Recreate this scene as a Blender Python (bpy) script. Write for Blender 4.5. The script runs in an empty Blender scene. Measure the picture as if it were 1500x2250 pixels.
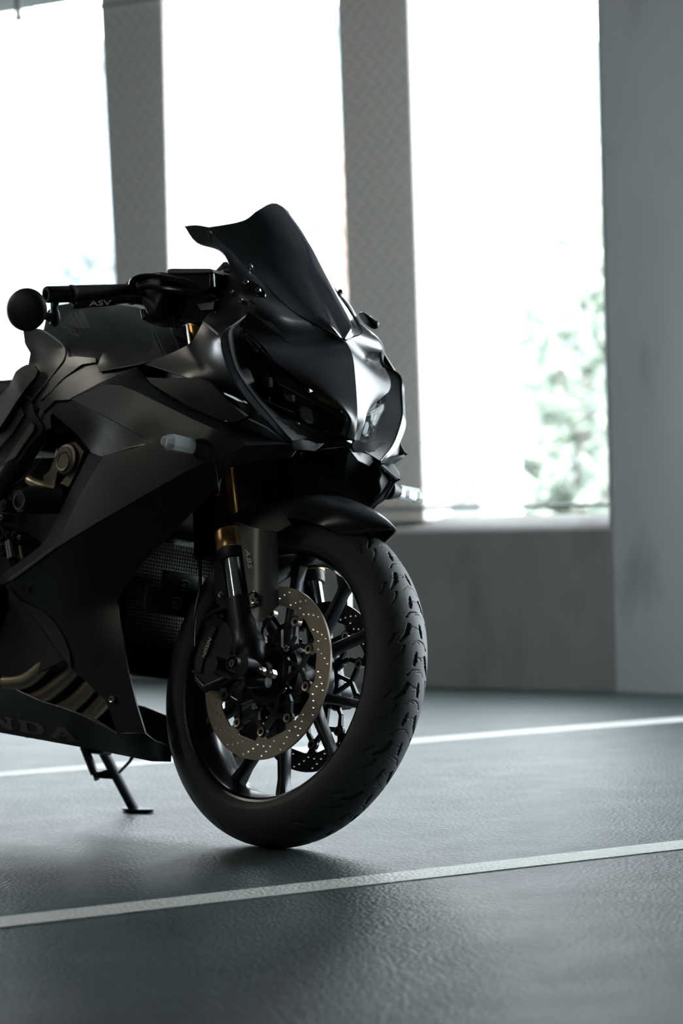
import bpy, bmesh, math, random
import numpy as np
from math import sin, cos, pi, radians, sqrt, atan2
from mathutils import Vector, Matrix
from mathutils.geometry import delaunay_2d_cdt
random.seed(4)
S = bpy.context.scene
COL = S.collection
# ------------------------------------------------------------------ camera, world, light
FP, RHO, PIT, CH = 6500.0,   .026, .01, .6392          # focal length in px, roll, pitch, height
cam_p = np.array([0, 0, CH])
FW = np.array([0, cos(PIT), -sin(PIT)])
_r0 = np.array([1., 0, 0]); _u0 = np.cross(_r0, FW)
RR = cos(RHO)*_r0 - sin(RHO)*_u0
UU = sin(RHO)*_r0 + cos(RHO)*_u0
cd = bpy.data.cameras.new('camera'); co = bpy.data.objects.new('camera', cd); COL.objects.link(co)
cd.sensor_fit = 'VERTICAL'; cd.sensor_height = 36; cd.sensor_width = 24; cd.lens = FP/2250*36
M = Matrix(((RR[0], UU[0], -FW[0], 0), (RR[1], UU[1], -FW[1], 0), (RR[2], UU[2], -FW[2], CH), (0, 0, 0, 1)))
co.matrix_world = M
cd.dof.use_dof = True; cd.dof.focus_distance = 5.12; cd.dof.aperture_fstop = 4.0
cd.clip_start = .05; cd.clip_end = 500
S.camera = co
W = bpy.data.worlds.new('sky'); S.world = W; W.use_nodes = True
nt = W.node_tree; nt.nodes.clear()
wo = nt.nodes.new('ShaderNodeOutputWorld'); wb = nt.nodes.new('ShaderNodeBackground')
wb.inputs[0].default_value = (.86, .95, 1.0, 1); wb.inputs[1].default_value = 12.0
nt.links.new(wb.outputs[0], wo.inputs[0])
sl = bpy.data.lights.new('sun', 'SUN'); so = bpy.data.objects.new('sun', sl); COL.objects.link(so)
sl.energy = 9.0; sl.angle = radians(3); sl.color = (1, .97, .92)
so.rotation_euler = Vector((-.55, -.35, .62)).to_track_quat('Z', 'Y').to_euler()
S.view_settings.view_transform = 'Standard'; S.view_settings.look = 'None'
S.view_settings.exposure = .15; S.view_settings.gamma = 1; S.view_settings.use_curve_mapping = False
S.cycles.use_denoising = True; S.cycles.max_bounces = 10; S.cycles.caustics_reflective = False
S.cycles.caustics_refractive = False; S.cycles.sample_clamp_indirect = 6

# ------------------------------------------------------------------ materials
def mat(name, col, rough=.5, metal=0, noise=None, bump=None, coat=0, spec=.5, emit=None, aniso=None):
    """noise=(scale, amount, col2), bump=(scale, strength)"""
    m = bpy.data.materials.new(name); m.use_nodes = True
    n = m.node_tree.nodes; l = m.node_tree.links; p = n['Principled BSDF']
    p.inputs['Base Color'].default_value = (*col, 1); p.inputs['Roughness'].default_value = rough
    p.inputs['Metallic'].default_value = metal; p.inputs['Coat Weight'].default_value = coat
    p.inputs['Specular IOR Level'].default_value = spec
    tc = n.new('ShaderNodeTexCoord')
    if noise:
        t = n.new('ShaderNodeTexNoise'); t.inputs['Scale'].default_value = noise[0]; t.inputs['Detail'].default_value = 6
        l.new(tc.outputs['Object'], t.inputs['Vector'])
        r = n.new('ShaderNodeValToRGB'); r.color_ramp.elements[0].position = .5-noise[1]; r.color_ramp.elements[1].position = .5+noise[1]
        r.color_ramp.elements[0].color = (*col, 1); r.color_ramp.elements[1].color = (*noise[2], 1)
        l.new(t.outputs['Fac'], r.inputs[0]); l.new(r.outputs[0], p.inputs['Base Color'])
    if bump:
        t = n.new('ShaderNodeTexNoise'); t.inputs['Scale'].default_value = bump[0]; t.inputs['Detail'].default_value = 4
        l.new(tc.outputs['Object'], t.inputs['Vector'])
        b = n.new('ShaderNodeBump'); b.inputs['Strength'].default_value = bump[1]; b.inputs['Distance'].default_value = .002
        l.new(t.outputs['Fac'], b.inputs['Height']); l.new(b.outputs[0], p.inputs['Normal'])
    return m
BLK = (.010, .011, .014)
MT = {
 'paint': mat('matte_black_paint', (.012, .014, .019), .30, 0, bump=(900, .05), coat=.0, spec=.7),
 'paint2': mat('graphite_paint', (.060, .059, .060), .42, .3, bump=(900, .08)),
 'tank': mat('tank_paint', (.030, .034, .038), .34, .35, bump=(900, .05)),
 'lit': mat('lit_graphite_paint', (.075, .078, .078), .30, .6, bump=(900, .04)),  # lighter copy of the body paint, for facets and edges that catch light
 'plastic': mat('black_plastic', (.009, .009, .011), .5, 0, bump=(500, .1)),
 'texture': mat('textured_plastic', (.022, .021, .022), .62, 0, bump=(400, .3)),
 'inset': mat('grey_plastic_inset', (.07, .07, .065), .5, 0, bump=(600, .1)),
 'gloss': mat('gloss_black', (.006, .006, .008), .14, 0),
 'screen': mat('smoked_screen', (.010, .012, .018), .17, 0, coat=.3),
 'rubber': mat('tyre_rubber', (.052, .058, .062), .60, 0, noise=(60, .3, (.060, .067, .072)), bump=(700, .15)),
 'grip': mat('grip_rubber', (.016, .013, .014), .65, 0, bump=(500, .3)),
 'rim': mat('gloss_black_alloy', (.008, .009, .012), .22, .2),
 'disc': mat('brushed_disc_steel', (.42, .36, .28), .38, .85, noise=(35, .3, (.52, .46, .37))),
 'steel': mat('bolt_steel', (.55, .53, .48), .25, 1),
 'chrome': mat('chrome_tube', (.62, .66, .70), .09, 1),
 'golddark': mat('dark_gold_anodised', (.20, .11, .04), .24, 1),
 'gold': mat('gold_anodised', (.68, .45, .20), .28, .85),
 'cast': mat('black_cast_alloy', (.018, .021, .027), .38, .3, bump=(500, .12)),
 'cast2': mat('dull_cast_alloy', (.20, .18, .15), .45, .8, bump=(300, .2)),
 'bronze': mat('heat_tinted_steel', (.62, .53, .39), .34, .7, noise=(9, .3, (.42, .35, .25))),
 'greyband': mat('grey_metal', (.12, .125, .125), .35, .8),
 'mark': mat('silver_print', (.95, .93, .85), .4, 0),
 'mark2': mat('dull_grey_print', (.12, .115, .13), .4, .1),
 'mark3': mat('faint_grey_print', (.15, .155, .16), .4, .2),
 'sticker': mat('pale_sticker_print', (.60, .70, .72), .5),
 'reflect': mat('headlight_reflector', (.85, .85, .84), .3, .15),
 'cell': mat('headlight_cell', (.42, .42, .42), .4),
 'orange': mat('amber_reflector', (.85, .16, .06), .3),
 'cable': mat('cable_sheath', (.010, .010, .011), .35),
 'conc': None,
 'trim': mat('satin_trim_paint', (.022, .026, .036), .22, 0, spec=.9),
 'guard': mat('satin_grey_guard_paint', (.20, .20, .19), .38, .2),
 'deep': mat('deep_black_paint', (.006, .007, .010), .34, 0, spec=.5),
 'void2': mat('radiator_core_black', (.006, .007, .009), .5, 0, spec=.3),
 'void': mat('unlit_black_plastic', (.003, .003, .0035), .75, 0, spec=.15),  # shade of the recesses put into a near-black colour
}
def glassmat(name, col, rough, mix):
    m = bpy.data.materials.new(name); m.use_nodes = True
    n = m.node_tree.nodes; l = m.node_tree.links; p = n['Principled BSDF']
    p.inputs['Base Color'].default_value = (*col, 1); p.inputs['Roughness'].default_value = rough
    t = n.new('ShaderNodeBsdfTransparent'); t.inputs[0].default_value = (.92, .94, .95, 1)
    x = n.new('ShaderNodeMixShader'); x.inputs[0].default_value = mix
    l.new(t.outputs[0], x.inputs[1]); l.new(p.outputs[0], x.inputs[2]); l.new(x.outputs[0], n['Material Output'].inputs[0])
    return m
MT['lens'] = glassmat('headlight_lens', (.012, .013, .018), .04, .16)
MT['clear'] = glassmat('clear_lens', (.80, .88, .88), .10, .38)

def concrete(name, c1, c2, c3, rough=.85, stain=None, vert=True, bumps=.25):
    m = bpy.data.materials.new(name); m.use_nodes = True
    n = m.node_tree.nodes; l = m.node_tree.links; p = n['Principled BSDF']; p.inputs['Roughness'].default_value = rough
    tc = n.new('ShaderNodeTexCoord')
    a = n.new('ShaderNodeTexNoise'); a.inputs['Scale'].default_value = 1.7; a.inputs['Detail'].default_value = 8
    b = n.new('ShaderNodeTexNoise'); b.inputs['Scale'].default_value = 6; b.inputs['Detail'].default_value = 5
    mp = n.new('ShaderNodeMapping'); mp.inputs['Scale'].default_value = (1, 1, .35 if vert else 1)
    l.new(tc.outputs['Object'], mp.inputs[0]); l.new(mp.outputs[0], a.inputs[0]); l.new(mp.outputs[0], b.inputs[0])
    r = n.new('ShaderNodeValToRGB'); r.color_ramp.elements[0].position = .3; r.color_ramp.elements[1].position = .7
    r.color_ramp.elements[0].color = (*c1, 1); r.color_ramp.elements[1].color = (*c2, 1)
    l.new(a.outputs[0], r.inputs[0])
    r2 = n.new('ShaderNodeValToRGB'); r2.color_ramp.elements[0].position = .30; r2.color_ramp.elements[1].position = .46
    r2.color_ramp.elements[0].color = (*c3, 1); r2.color_ramp.elements[1].color = (1, 1, 1, 1)
    l.new(b.outputs[0], r2.inputs[0])
    mx = n.new('ShaderNodeMix'); mx.data_type = 'RGBA'; mx.blend_type = 'MULTIPLY'; mx.inputs[0].default_value = .6
    l.new(r.outputs[0], mx.inputs[6]); l.new(r2.outputs[0], mx.inputs[7]); l.new(mx.outputs[2], p.inputs['Base Color'])
    f = n.new('ShaderNodeTexNoise'); f.inputs['Scale'].default_value = 90; f.inputs['Detail'].default_value = 4
    l.new(tc.outputs['Object'], f.inputs[0])
    bp = n.new('ShaderNodeBump'); bp.inputs['Strength'].default_value = bumps; bp.inputs['Distance'].default_value = .004
    l.new(f.outputs[0], bp.inputs['Height']); l.new(bp.outputs[0], p.inputs['Normal'])
    return m
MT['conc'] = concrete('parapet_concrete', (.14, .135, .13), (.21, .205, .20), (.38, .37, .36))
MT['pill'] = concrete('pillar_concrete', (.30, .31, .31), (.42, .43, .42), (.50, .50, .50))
MT['fin'] = concrete('fin_concrete', (.78, .73, .67), (.85, .80, .74), (.9, .9, .9))
MT['white'] = concrete('pale_concrete', (.78, .79, .80), (.84, .85, .85), (.97, .97, .97))
MT['ceil'] = concrete('ceiling_concrete', (.09, .10, .098), (.13, .14, .135), (.8, .8, .8))
MT['facade'] = concrete('far_facade', (.16, .19, .20), (.20, .22, .23), (.8, .8, .8))
MT['wire'] = mat('galvanised_wire', (.12, .12, .12), .5, .5); MT['rail'] = mat('galvanised_rail', (.34, .35, .34), .5, .4)

# asphalt: teal-grey sealed aggregate
def asphalt(name, base, hi, paint=False):
    m = bpy.data.materials.new(name); m.use_nodes = True
    n = m.node_tree.nodes; l = m.node_tree.links; p = n['Principled BSDF']
    tc = n.new('ShaderNodeTexCoord')
    def noise(s, d=5, rg=.6):
        t = n.new('ShaderNodeTexNoise'); t.inputs['Scale'].default_value = s; t.inputs['Detail'].default_value = d
        t.inputs['Roughness'].default_value = rg; l.new(tc.outputs['Object'], t.inputs[0]); return t
    big, mid, fine = noise(.9), noise(7), noise(150, 3)
    r = n.new('ShaderNodeValToRGB'); r.color_ramp.elements[0].position = .35; r.color_ramp.elements[1].position = .65
    r.color_ramp.elements[0].color = (*base, 1); r.color_ramp.elements[1].color = (*hi, 1); l.new(big.outputs[0], r.inputs[0])
    r2 = n.new('ShaderNodeValToRGB'); r2.color_ramp.elements[0].position = .36; r2.color_ramp.elements[1].position = .56
    k = .8 if paint else .35
    r2.color_ramp.elements[0].color = (k, k, k, 1); r2.color_ramp.elements[1].color = (1.1, 1.1, 1.1, 1); l.new(fine.outputs[0], r2.inputs[0])
    mx = n.new('ShaderNodeMix'); mx.data_type = 'RGBA'; mx.blend_type = 'MULTIPLY'; mx.inputs[0].default_value = .8
    l.new(r.outputs[0], mx.inputs[6]); l.new(r2.outputs[0], mx.inputs[7]); l.new(mx.outputs[2], p.inputs['Base Color'])
    mr = n.new('ShaderNodeMapRange'); mr.inputs[3].default_value = .36; mr.inputs[4].default_value = .54
    l.new(mid.outputs[0], mr.inputs[0]); l.new(mr.outputs[0], p.inputs['Roughness'])
    vo = n.new('ShaderNodeTexVoronoi'); vo.inputs['Scale'].default_value = 130; l.new(tc.outputs['Object'], vo.inputs[0])
    ad = n.new('ShaderNodeMath'); ad.operation = 'ADD'; l.new(vo.outputs[0], ad.inputs[0]); l.new(fine.outputs[0], ad.inputs[1])
    bp = n.new('ShaderNodeBump'); bp.inputs['Strength'].default_value = .55; bp.inputs['Distance'].default_value = .004
    l.new(ad.outputs[0], bp.inputs['Height']); l.new(bp.outputs[0], p.inputs['Normal'])
    return m
MT['asphalt'] = asphalt('sealed_asphalt', (.024, .042, .045), (.040, .064, .067))
MT['line'] = asphalt('white_road_paint', (.50, .52, .50), (.62, .64, .62), True)

# ------------------------------------------------------------------ rays and frames of reference
def ray(x, y): return FW + (x-750)/FP*RR - (y-1125)/FP*UU
def ground(x, y, z=0.):
    d = ray(x, y); return cam_p + d*((z-CH)/d[2])
def camv(c): return c[0]*RR - c[1]*UU + c[2]*FW
WC = cam_p + camv([-.0862, .2977, 5.25])                       # front wheel centre
_a, _e = radians(44.9), radians(13.2)
WA = -camv([sin(_a)*cos(_e), sin(_e), cos(_a)*cos(_e)])       # wheel axis, towards the rider's right
E1 = np.cross(WA, [0, 0, 1]); E1 /= np.linalg.norm(E1)
_ab, _lb = radians(47), radians(9.5)
BF = np.array([sin(_ab), -cos(_ab), 0])                       # bike heading
if E1 @ BF < 0: E1 = -E1
E2 = np.cross(E1, WA)
if E2[2] < 0: E2 = -E2
_lf = np.array([cos(_ab), sin(_ab), 0])
BL = cos(_lb)*_lf - sin(_lb)*np.array([0, 0, 1])
BU = sin(_lb)*_lf + cos(_lb)*np.array([0, 0, 1])
BO = WC - .3*BU
ORG = np.array([BO[0], BO[1], 0.])
def toW(b): return BO + b[0]*BF - b[1]*BL + b[2]*BU
def toB(p): q = p-BO; return np.array([q@BF, -q@BL, q@BU])
def B(x, y, v):                                               # body plane at lateral offset v, world point
    d = ray(x, y); return cam_p + d*((v-(cam_p-BO)@(-BL))/(d@(-BL)))
def Bu(x, y, u):
    d = ray(x, y); return cam_p + d*((u-(cam_p-BO)@BF)/(d@BF))
def mir(p): q = toB(np.asarray(p)); return toW((q[0], -q[1], q[2]))
def Wp(r, th, t): return WC + r*(cos(th)*E1 + sin(th)*E2) + t*WA
def Wxy(a, b, t): return WC + a*E1 + b*E2 + t*WA
def Wt(x, y, t):
    d = ray(x, y); return cam_p + d*((t-(cam_p-WC)@WA)/(d@WA))
# ------------------------------------------------------------------ object helpers
def tag(o, label=None, cat=None, group=None, kind=None):
    if label: o['label'] = label
    if cat: o['category'] = cat
    if group: o['group'] = group
    if kind: o['kind'] = kind
    return o
def empty(name, loc, label=None, cat=None, group=None, kind=None):
    o = bpy.data.objects.new(name, None); o.location = Vector(loc); o.empty_display_size = .1; COL.objects.link(o)
    return tag(o, label, cat, group, kind)
def mkobj(name, verts, faces, m, parent=None, sharp=35, smooth=True, org=None, bevel=0, bseg=2):
    """verts in world space; stored relative to org (the parent's origin)"""
    if org is None:
        q = parent
        org = np.zeros(3)
        while q is not None: org = org + np.array(q.location); q = q.parent
    me = bpy.data.meshes.new(name)
    v = np.asarray(verts, float) - org
    me.from_pydata(v.tolist(), [], [list(map(int, f)) for f in faces]); me.validate(); me.update()
    if m: me.materials.append(MT[m] if isinstance(m, str) else m)
    if smooth:
        me.polygons.foreach_set('use_smooth', [True]*len(me.polygons)); me.set_sharp_from_angle(angle=radians(sharp))
    o = bpy.data.objects.new(name, me); COL.objects.link(o)
    if parent: o.parent = parent
    if bevel:
        b = o.modifiers.new('bevel', 'BEVEL'); b.width = bevel; b.segments = bseg; b.limit_method = 'ANGLE'; b.angle_limit = radians(40); b.harden_normals = True
    return o
class G:
    def __init__(s): s.v = []; s.f = []
    def add(s, v, f):
        n = len(s.v); s.v += [np.asarray(p, float) for p in v]; s.f += [[i+n for i in q] for q in f]; return s
    def obj(s, name, m, parent=None, **k): return mkobj(name, np.array(s.v), s.f, m, parent, **k)
    def box(s, c, ax, ay, az):            # half-axes
        c, ax, ay, az = map(np.asarray, (c, ax, ay, az))
        v = [c + i*ax + j*ay + k*az for i in (-1, 1) for j in (-1, 1) for k in (-1, 1)]
        f = [(0, 1, 3, 2), (4, 6, 7, 5), (0, 4, 5, 1), (2, 3, 7, 6), (0, 2, 6, 4), (1, 5, 7, 3)]
        if np.dot(np.cross(ax, ay), az) < 0: f = [q[::-1] for q in f]
        return s.add(v, f)
    def prism(s, poly, d):                 # polygon of points extruded by vector d
        n = len(poly); d = np.asarray(d); P = [np.asarray(p, float) for p in poly]
        v = P + [p + d for p in P]
        f = [list(range(n))[::-1], list(range(n, 2*n))] + [[i, (i+1) % n, n+(i+1) % n, n+i] for i in range(n)]
        nrm = sum(np.cross(P[i]-P[0], P[(i+1) % n]-P[0]) for i in range(1, n))
        if nrm @ d < 0: f = [q[::-1] for q in f]
        return s.add(v, f)
    def tube(s, pts, r, n=12, caps=True):
        P = np.array(pts, float); R = np.broadcast_to(np.asarray(r, float), (len(P),))
        T = np.gradient(P, axis=0); T /= np.linalg.norm(T, axis=1)[:, None]+1e-12
        a = np.cross(T[0], [0, 0, 1.]);
        if np.linalg.norm(a) < .1: a = np.cross(T[0], [1., 0, 0])
        a /= np.linalg.norm(a); v = []
        for i in range(len(P)):
            a = a - T[i]*(a@T[i]); a /= np.linalg.norm(a); b = np.cross(T[i], a)
            v += [P[i] + R[i]*(cos(k*2*pi/n)*a + sin(k*2*pi/n)*b) for k in range(n)]
        f = [[i*n+k, i*n+(k+1) % n, (i+1)*n+(k+1) % n, (i+1)*n+k] for i in range(len(P)-1) for k in range(n)]
        if caps: f += [list(range(n))[::-1], [(len(P)-1)*n+k for k in range(n)]]
        return s.add(v, f)
    def lathe(s, c, ax, prof, n=48, closed=False):   # prof: (r, t) along ax
        c, ax = np.asarray(c, float), np.asarray(ax, float)/np.linalg.norm(ax)
        a = np.cross(ax, [0, 0, 1.]);
        if np.linalg.norm(a) < .1: a = np.cross(ax, [1., 0, 0])
        a /= np.linalg.norm(a); b = np.cross(ax, a); m = len(prof); v = []
        for k in range(n):
            d = cos(k*2*pi/n)*a + sin(k*2*pi/n)*b
            v += [c + r*d + t*ax for r, t in prof]
        f = []
        for k in range(n):
            k2 = (k+1) % n
            for i in range(m-1 + (1 if closed else 0)):
                j = (i+1) % m
                if prof[i][0] < 1e-7 and prof[j][0] < 1e-7: continue
                f.append([k*m+i, k2*m+i, k2*m+j, k*m+j])
        return s.add(v, f)
def crom(P, k):                                         # Catmull-Rom through points, k steps a span
    P = np.asarray(P, float); n = len(P)
    Q = np.vstack([2*P[0]-P[1], P, 2*P[-1]-P[-2]]); out = []
    for i in range(n-1):
        a, b, c, d = Q[i], Q[i+1], Q[i+2], Q[i+3]
        for j in range(k):
            t = j/k; out.append(.5*(2*b + (c-a)*t + (2*a-5*b+4*c-d)*t*t + (3*b-a-3*c+d)*t**3))
    out.append(P[-1]); return np.array(out)
def grid_mesh(R, th=0., outw=None):
    """R: rows x cols x 3 ; optional thickness th, away from direction outw"""
    R = np.asarray(R); a, b = R.shape[:2]; V = R.reshape(-1, 3)
    F = [[i*b+j, i*b+j+1, (i+1)*b+j+1, (i+1)*b+j] for i in range(a-1) for j in range(b-1)]
    return thicken(V, F, th, outw)
def thicken(V, F, th, outw=None):
    V = np.asarray(V, float); N = np.zeros_like(V)
    for f in F:
        nn = np.cross(V[f[1]]-V[f[0]], V[f[2]]-V[f[0]])
        if len(f) == 4: nn = nn + np.cross(V[f[2]]-V[f[0]], V[f[3]]-V[f[0]])
        for i in f: N[i] += nn
    if outw is None: outw = cam_p - V.mean(0)
    if N.sum(0) @ np.asarray(outw) < 0: N = -N; F = [list(f)[::-1] for f in F]
    N /= np.linalg.norm(N, axis=1)[:, None]+1e-12
    if not th: return V, [list(f) for f in F]
    n = len(V); V2 = np.vstack([V, V - th*N]); E = {}
    for f in F:
        for i in range(len(f)):
            e = (f[i], f[(i+1) % len(f)]); E[e] = 1
    rim = [e for e in E if (e[1], e[0]) not in E]
    F2 = [list(f) for f in F] + [[i+n for i in f][::-1] for f in F] + [[b, a, a+n, b+n] for a, b in rim]
    return V2, F2
def rbf(ctrl):
    C = np.array(ctrl, float); P = C[:, :2]/200.; v = C[:, 2]; n = len(P)
    def ph(d): return np.where(d > 1e-9, d*d*np.log(d+1e-12), 0)
    D = ph(np.linalg.norm(P[:, None]-P[None], axis=2)) + np.eye(n)*1e-4
    A = np.zeros((n+3, n+3)); A[:n, :n] = D; A[:n, n] = 1; A[:n, n+1:] = P; A[n, :n] = 1; A[n+1:, :n] = P.T
    w = np.linalg.lstsq(A, np.r_[v, 0, 0, 0], rcond=None)[0]
    def f(x, y):
        q = np.array([x, y])/200.; return float(ph(np.linalg.norm(P-q, axis=1))@w[:n] + w[n] + w[n+1:]@q)
    return f
def inside(poly, x, y):
    c = False; n = len(poly)
    for i in range(n):
        x1, y1 = poly[i][:2]; x2, y2 = poly[i-1][:2]
        if (y1 > y) != (y2 > y) and x < (x2-x1)*(y-y1)/(y2-y1)+x1: c = not c
    return c
def dense(poly, step, closed=True):
    out = []; n = len(poly)
    for i in range(n if closed else n-1):
        a = np.array(poly[i][:2], float); b = np.array(poly[(i+1) % n][:2], float); k = max(1, int(np.linalg.norm(b-a)/step))
        out += [tuple(a+(b-a)*j/k) for j in range(k)]
    if not closed: out.append(tuple(poly[-1][:2]))
    return out
def cdt(poly, step, holes=()):
    ol = dense(poly, step); pts = [Vector(p) for p in ol]; n = len(pts)
    edges = [(i, (i+1) % n) for i in range(n)]
    hs = []
    for h in holes:
        hd = dense(h, step); hs.append(hd); m = len(pts); pts += [Vector(p) for p in hd]; edges += [(m+i, m+(i+1) % len(hd)) for i in range(len(hd))]
    xs = [p[0] for p in ol]; ys = [p[1] for p in ol]; k = 0; y = min(ys)+step*.5
    while y < max(ys):
        x = min(xs) + (step*.5 if k % 2 else step*.9)
        while x < max(xs):
            if inside(ol, x, y) and not any(inside(h, x, y) for h in hs):
                if min((x-p[0])**2+(y-p[1])**2 for p in pts[:n]) > (step*.5)**2: pts.append(Vector((x, y)))
            x += step
        y += step*.87; k += 1
    r = delaunay_2d_cdt(pts, edges, [], 0, 1e-4)
    V = [(v[0], v[1]) for v in r[0]]; F = []
    for f in r[2]:
        cx = sum(V[i][0] for i in f)/len(f); cy = sum(V[i][1] for i in f)/len(f)
        if inside(ol, cx, cy) and not any(inside(h, cx, cy) for h in hs): F.append(list(f))
    return V, F
def sheet(name, outline, m, parent, ctrl=(), th=.004, step=16, holes=(), both=True, bevel=.0012, fn=None, dv=0., sharp=40, label=None, plane=B, curve=0):
    """a panel: outline in picture px with lateral offsets, carried to its real place; mirrored for the bike's other side"""
    if curve:
        P = crom([p for p in outline] + [outline[0]], curve)[:-1]; outline = [tuple(p) for p in P]
    c = [p for p in outline if len(p) == 3]
    if curve: c = c[::curve]
    c = list(c) + list(ctrl)
    f = fn or rbf(c)
    V, F = cdt(outline, step, holes)
    P = np.array([plane(x, y, f(x, y)+dv) for x, y in V])
    Vv, Ff = thicken(P, F, th)
    o = mkobj(name, Vv, Ff, m, parent, sharp=sharp, bevel=bevel)
    if label: o['label'] = label
    if both:
        Vm = np.array([mir(p) for p in Vv]); mkobj(name, Vm, [q[::-1] for q in Ff], m, parent, sharp=sharp, bevel=bevel)
    return o
def loft(name, rows, m, parent, k=4, th=.004, sym=True, plane=B, outw=None, bevel=.001, sharp=50, both=False):
    R = [[plane(*p) for p in r] for r in rows]
    if sym: R = [r + [mir(p) for p in r[:-1]][::-1] for r in R]
    R = np.array([crom(r, k) for r in R]); R = np.array([crom(R[:, j], k) for j in range(R.shape[1])]).transpose(1, 0, 2)
    V, F = grid_mesh(R, th, outw)
    o = mkobj(name, V, F, m, parent, sharp=sharp, bevel=bevel)
    if both: mkobj(name, np.array([mir(p) for p in V]), [q[::-1] for q in F], m, parent, sharp=sharp, bevel=bevel)
    return o
def both(fn):
    """fn(T) builds a part through the point map T: once as is, once mirrored"""
    fn(lambda p: np.asarray(p, float), False); fn(mir, True)
def text_mesh(body, place, m, name, parent, depth=.0006, shear=0, bold=.0, label=None, spacing=1.0, sx=1.0):
    """flat lettering; place(u, v) -> world point, u along the word in units of letter height, v up"""
    cu = bpy.data.curves.new(name, 'FONT'); cu.body = body; cu.size = 1.37; cu.shear = shear; cu.offset = bold; cu.space_character = spacing
    cu.resolution_u = 3
    to = bpy.data.objects.new('tmp', cu); COL.objects.link(to)
    dg = bpy.context.evaluated_depsgraph_get(); me = bpy.data.meshes.new_from_object(to.evaluated_get(dg))
    bpy.data.objects.remove(to)
    V = [place(v.co.x*sx, v.co.y) for v in me.vertices]; F = [list(p.vertices) for p in me.polygons]; bpy.data.meshes.remove(me)
    V, F = thicken(V, F, depth)
    o = mkobj(name, V, F, m, parent, smooth=False)
    if label: o['label'] = label
    return o
def screw(x, y, v, r, parent, name='screw', plane=B, ax=None, two=False, m='steel'):
    ax = -BL if ax is None else ax
    def one(c, a):
        g = G(); g.lathe(c, a, [(0, .001), (r*.45, .001), (r*.5, .0035), (r*.85, .004), (r, .002), (r, -.004)], 14); g.obj(name, m, parent)
    c = plane(x, y, v); one(c, ax)
    if two: one(mir(c), -ax)

# ------------------------------------------------------------------ the car park
_p0, _p1 = ground(935, 1510), ground(1500, 1524)
WD = (_p1-_p0)/np.linalg.norm(_p1-_p0); NO = np.array([-WD[1], WD[0], 0])
if NO[1] < 0: NO = -NO
Z = np.array([0, 0, 1.])
def WL(s, z, off=0.): return _p0 + WD*s + NO*off + Z*z          # along the back wall, height, outwards
def wall_hit(x, y, off=0.):                                     # picture px -> (s, z) on the plane `off` behind the wall face
    d = ray(x, y); q = _p0 + NO*off; p = cam_p + d*(((q-cam_p)@NO)/(d@NO)); return (p-_p0)@WD, p[2]
def wbox(g, s0, s1, z0, z1, o0, o1):
    g.box(WL((s0+s1)/2, (z0+z1)/2, (o0+o1)/2), WD*(s1-s0)/2, Z*(z1-z0)/2, NO*(o1-o0)/2)
SP = wall_hit(1328, 1100)[0]                                    # left edge of the big pillar
SILL = .49; TOP = 2.34; CEIL = 2.75
def struct(name, g, m, parent=None, **k):
    o = g.obj(name, m, parent, **k)
    if parent is None: o['kind'] = 'structure'
    return o
g = G(); g.box((-3, 6, -.1), (7, 0, 0), (0, 12, 0), (0, 0, .1)); struct('floor', g, 'asphalt', smooth=False)
S0, S1 = -9.0, 9.0
# parapet with a sloping top
g = G()
pr = [(0, 0), (0, SILL-.012), (.012, SILL), (.20, SILL+.035), (.20, 0)]
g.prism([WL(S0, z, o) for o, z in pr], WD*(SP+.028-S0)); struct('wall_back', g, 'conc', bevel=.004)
# big pillar on the right, rounded corner, and the wall that goes on beyond it
g = G(); rc = .03
pr = [(rc - rc*cos(a), rc - rc*sin(a)) for a in [i*pi/2/8 for i in range(9)]]      # (s from SP, off)
pr = [(0, .45)] + pr + [(1.7, 0), (1.7, .45)]
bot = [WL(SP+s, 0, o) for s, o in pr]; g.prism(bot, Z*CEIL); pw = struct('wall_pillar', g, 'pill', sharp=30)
# beam over the opening and ceiling
g = G(); wbox(g, S0, SP+.0, TOP, CEIL, -.02, .3); struct('trim_1', g, 'ceil', smooth=False)
g = G(); RX = 2.0; _w = WL(0, CEIL, .45); _c = [_w+WD*((x-_w[0])/WD[0]) for x in (-9.2, RX+.25)] + [np.array([RX+.25, -6.2, CEIL]), np.array([-9.2, -6.2, CEIL])]
g.prism(_c, Z*.24)
ce = struct('ceiling', g, 'ceil', smooth=False)
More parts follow.
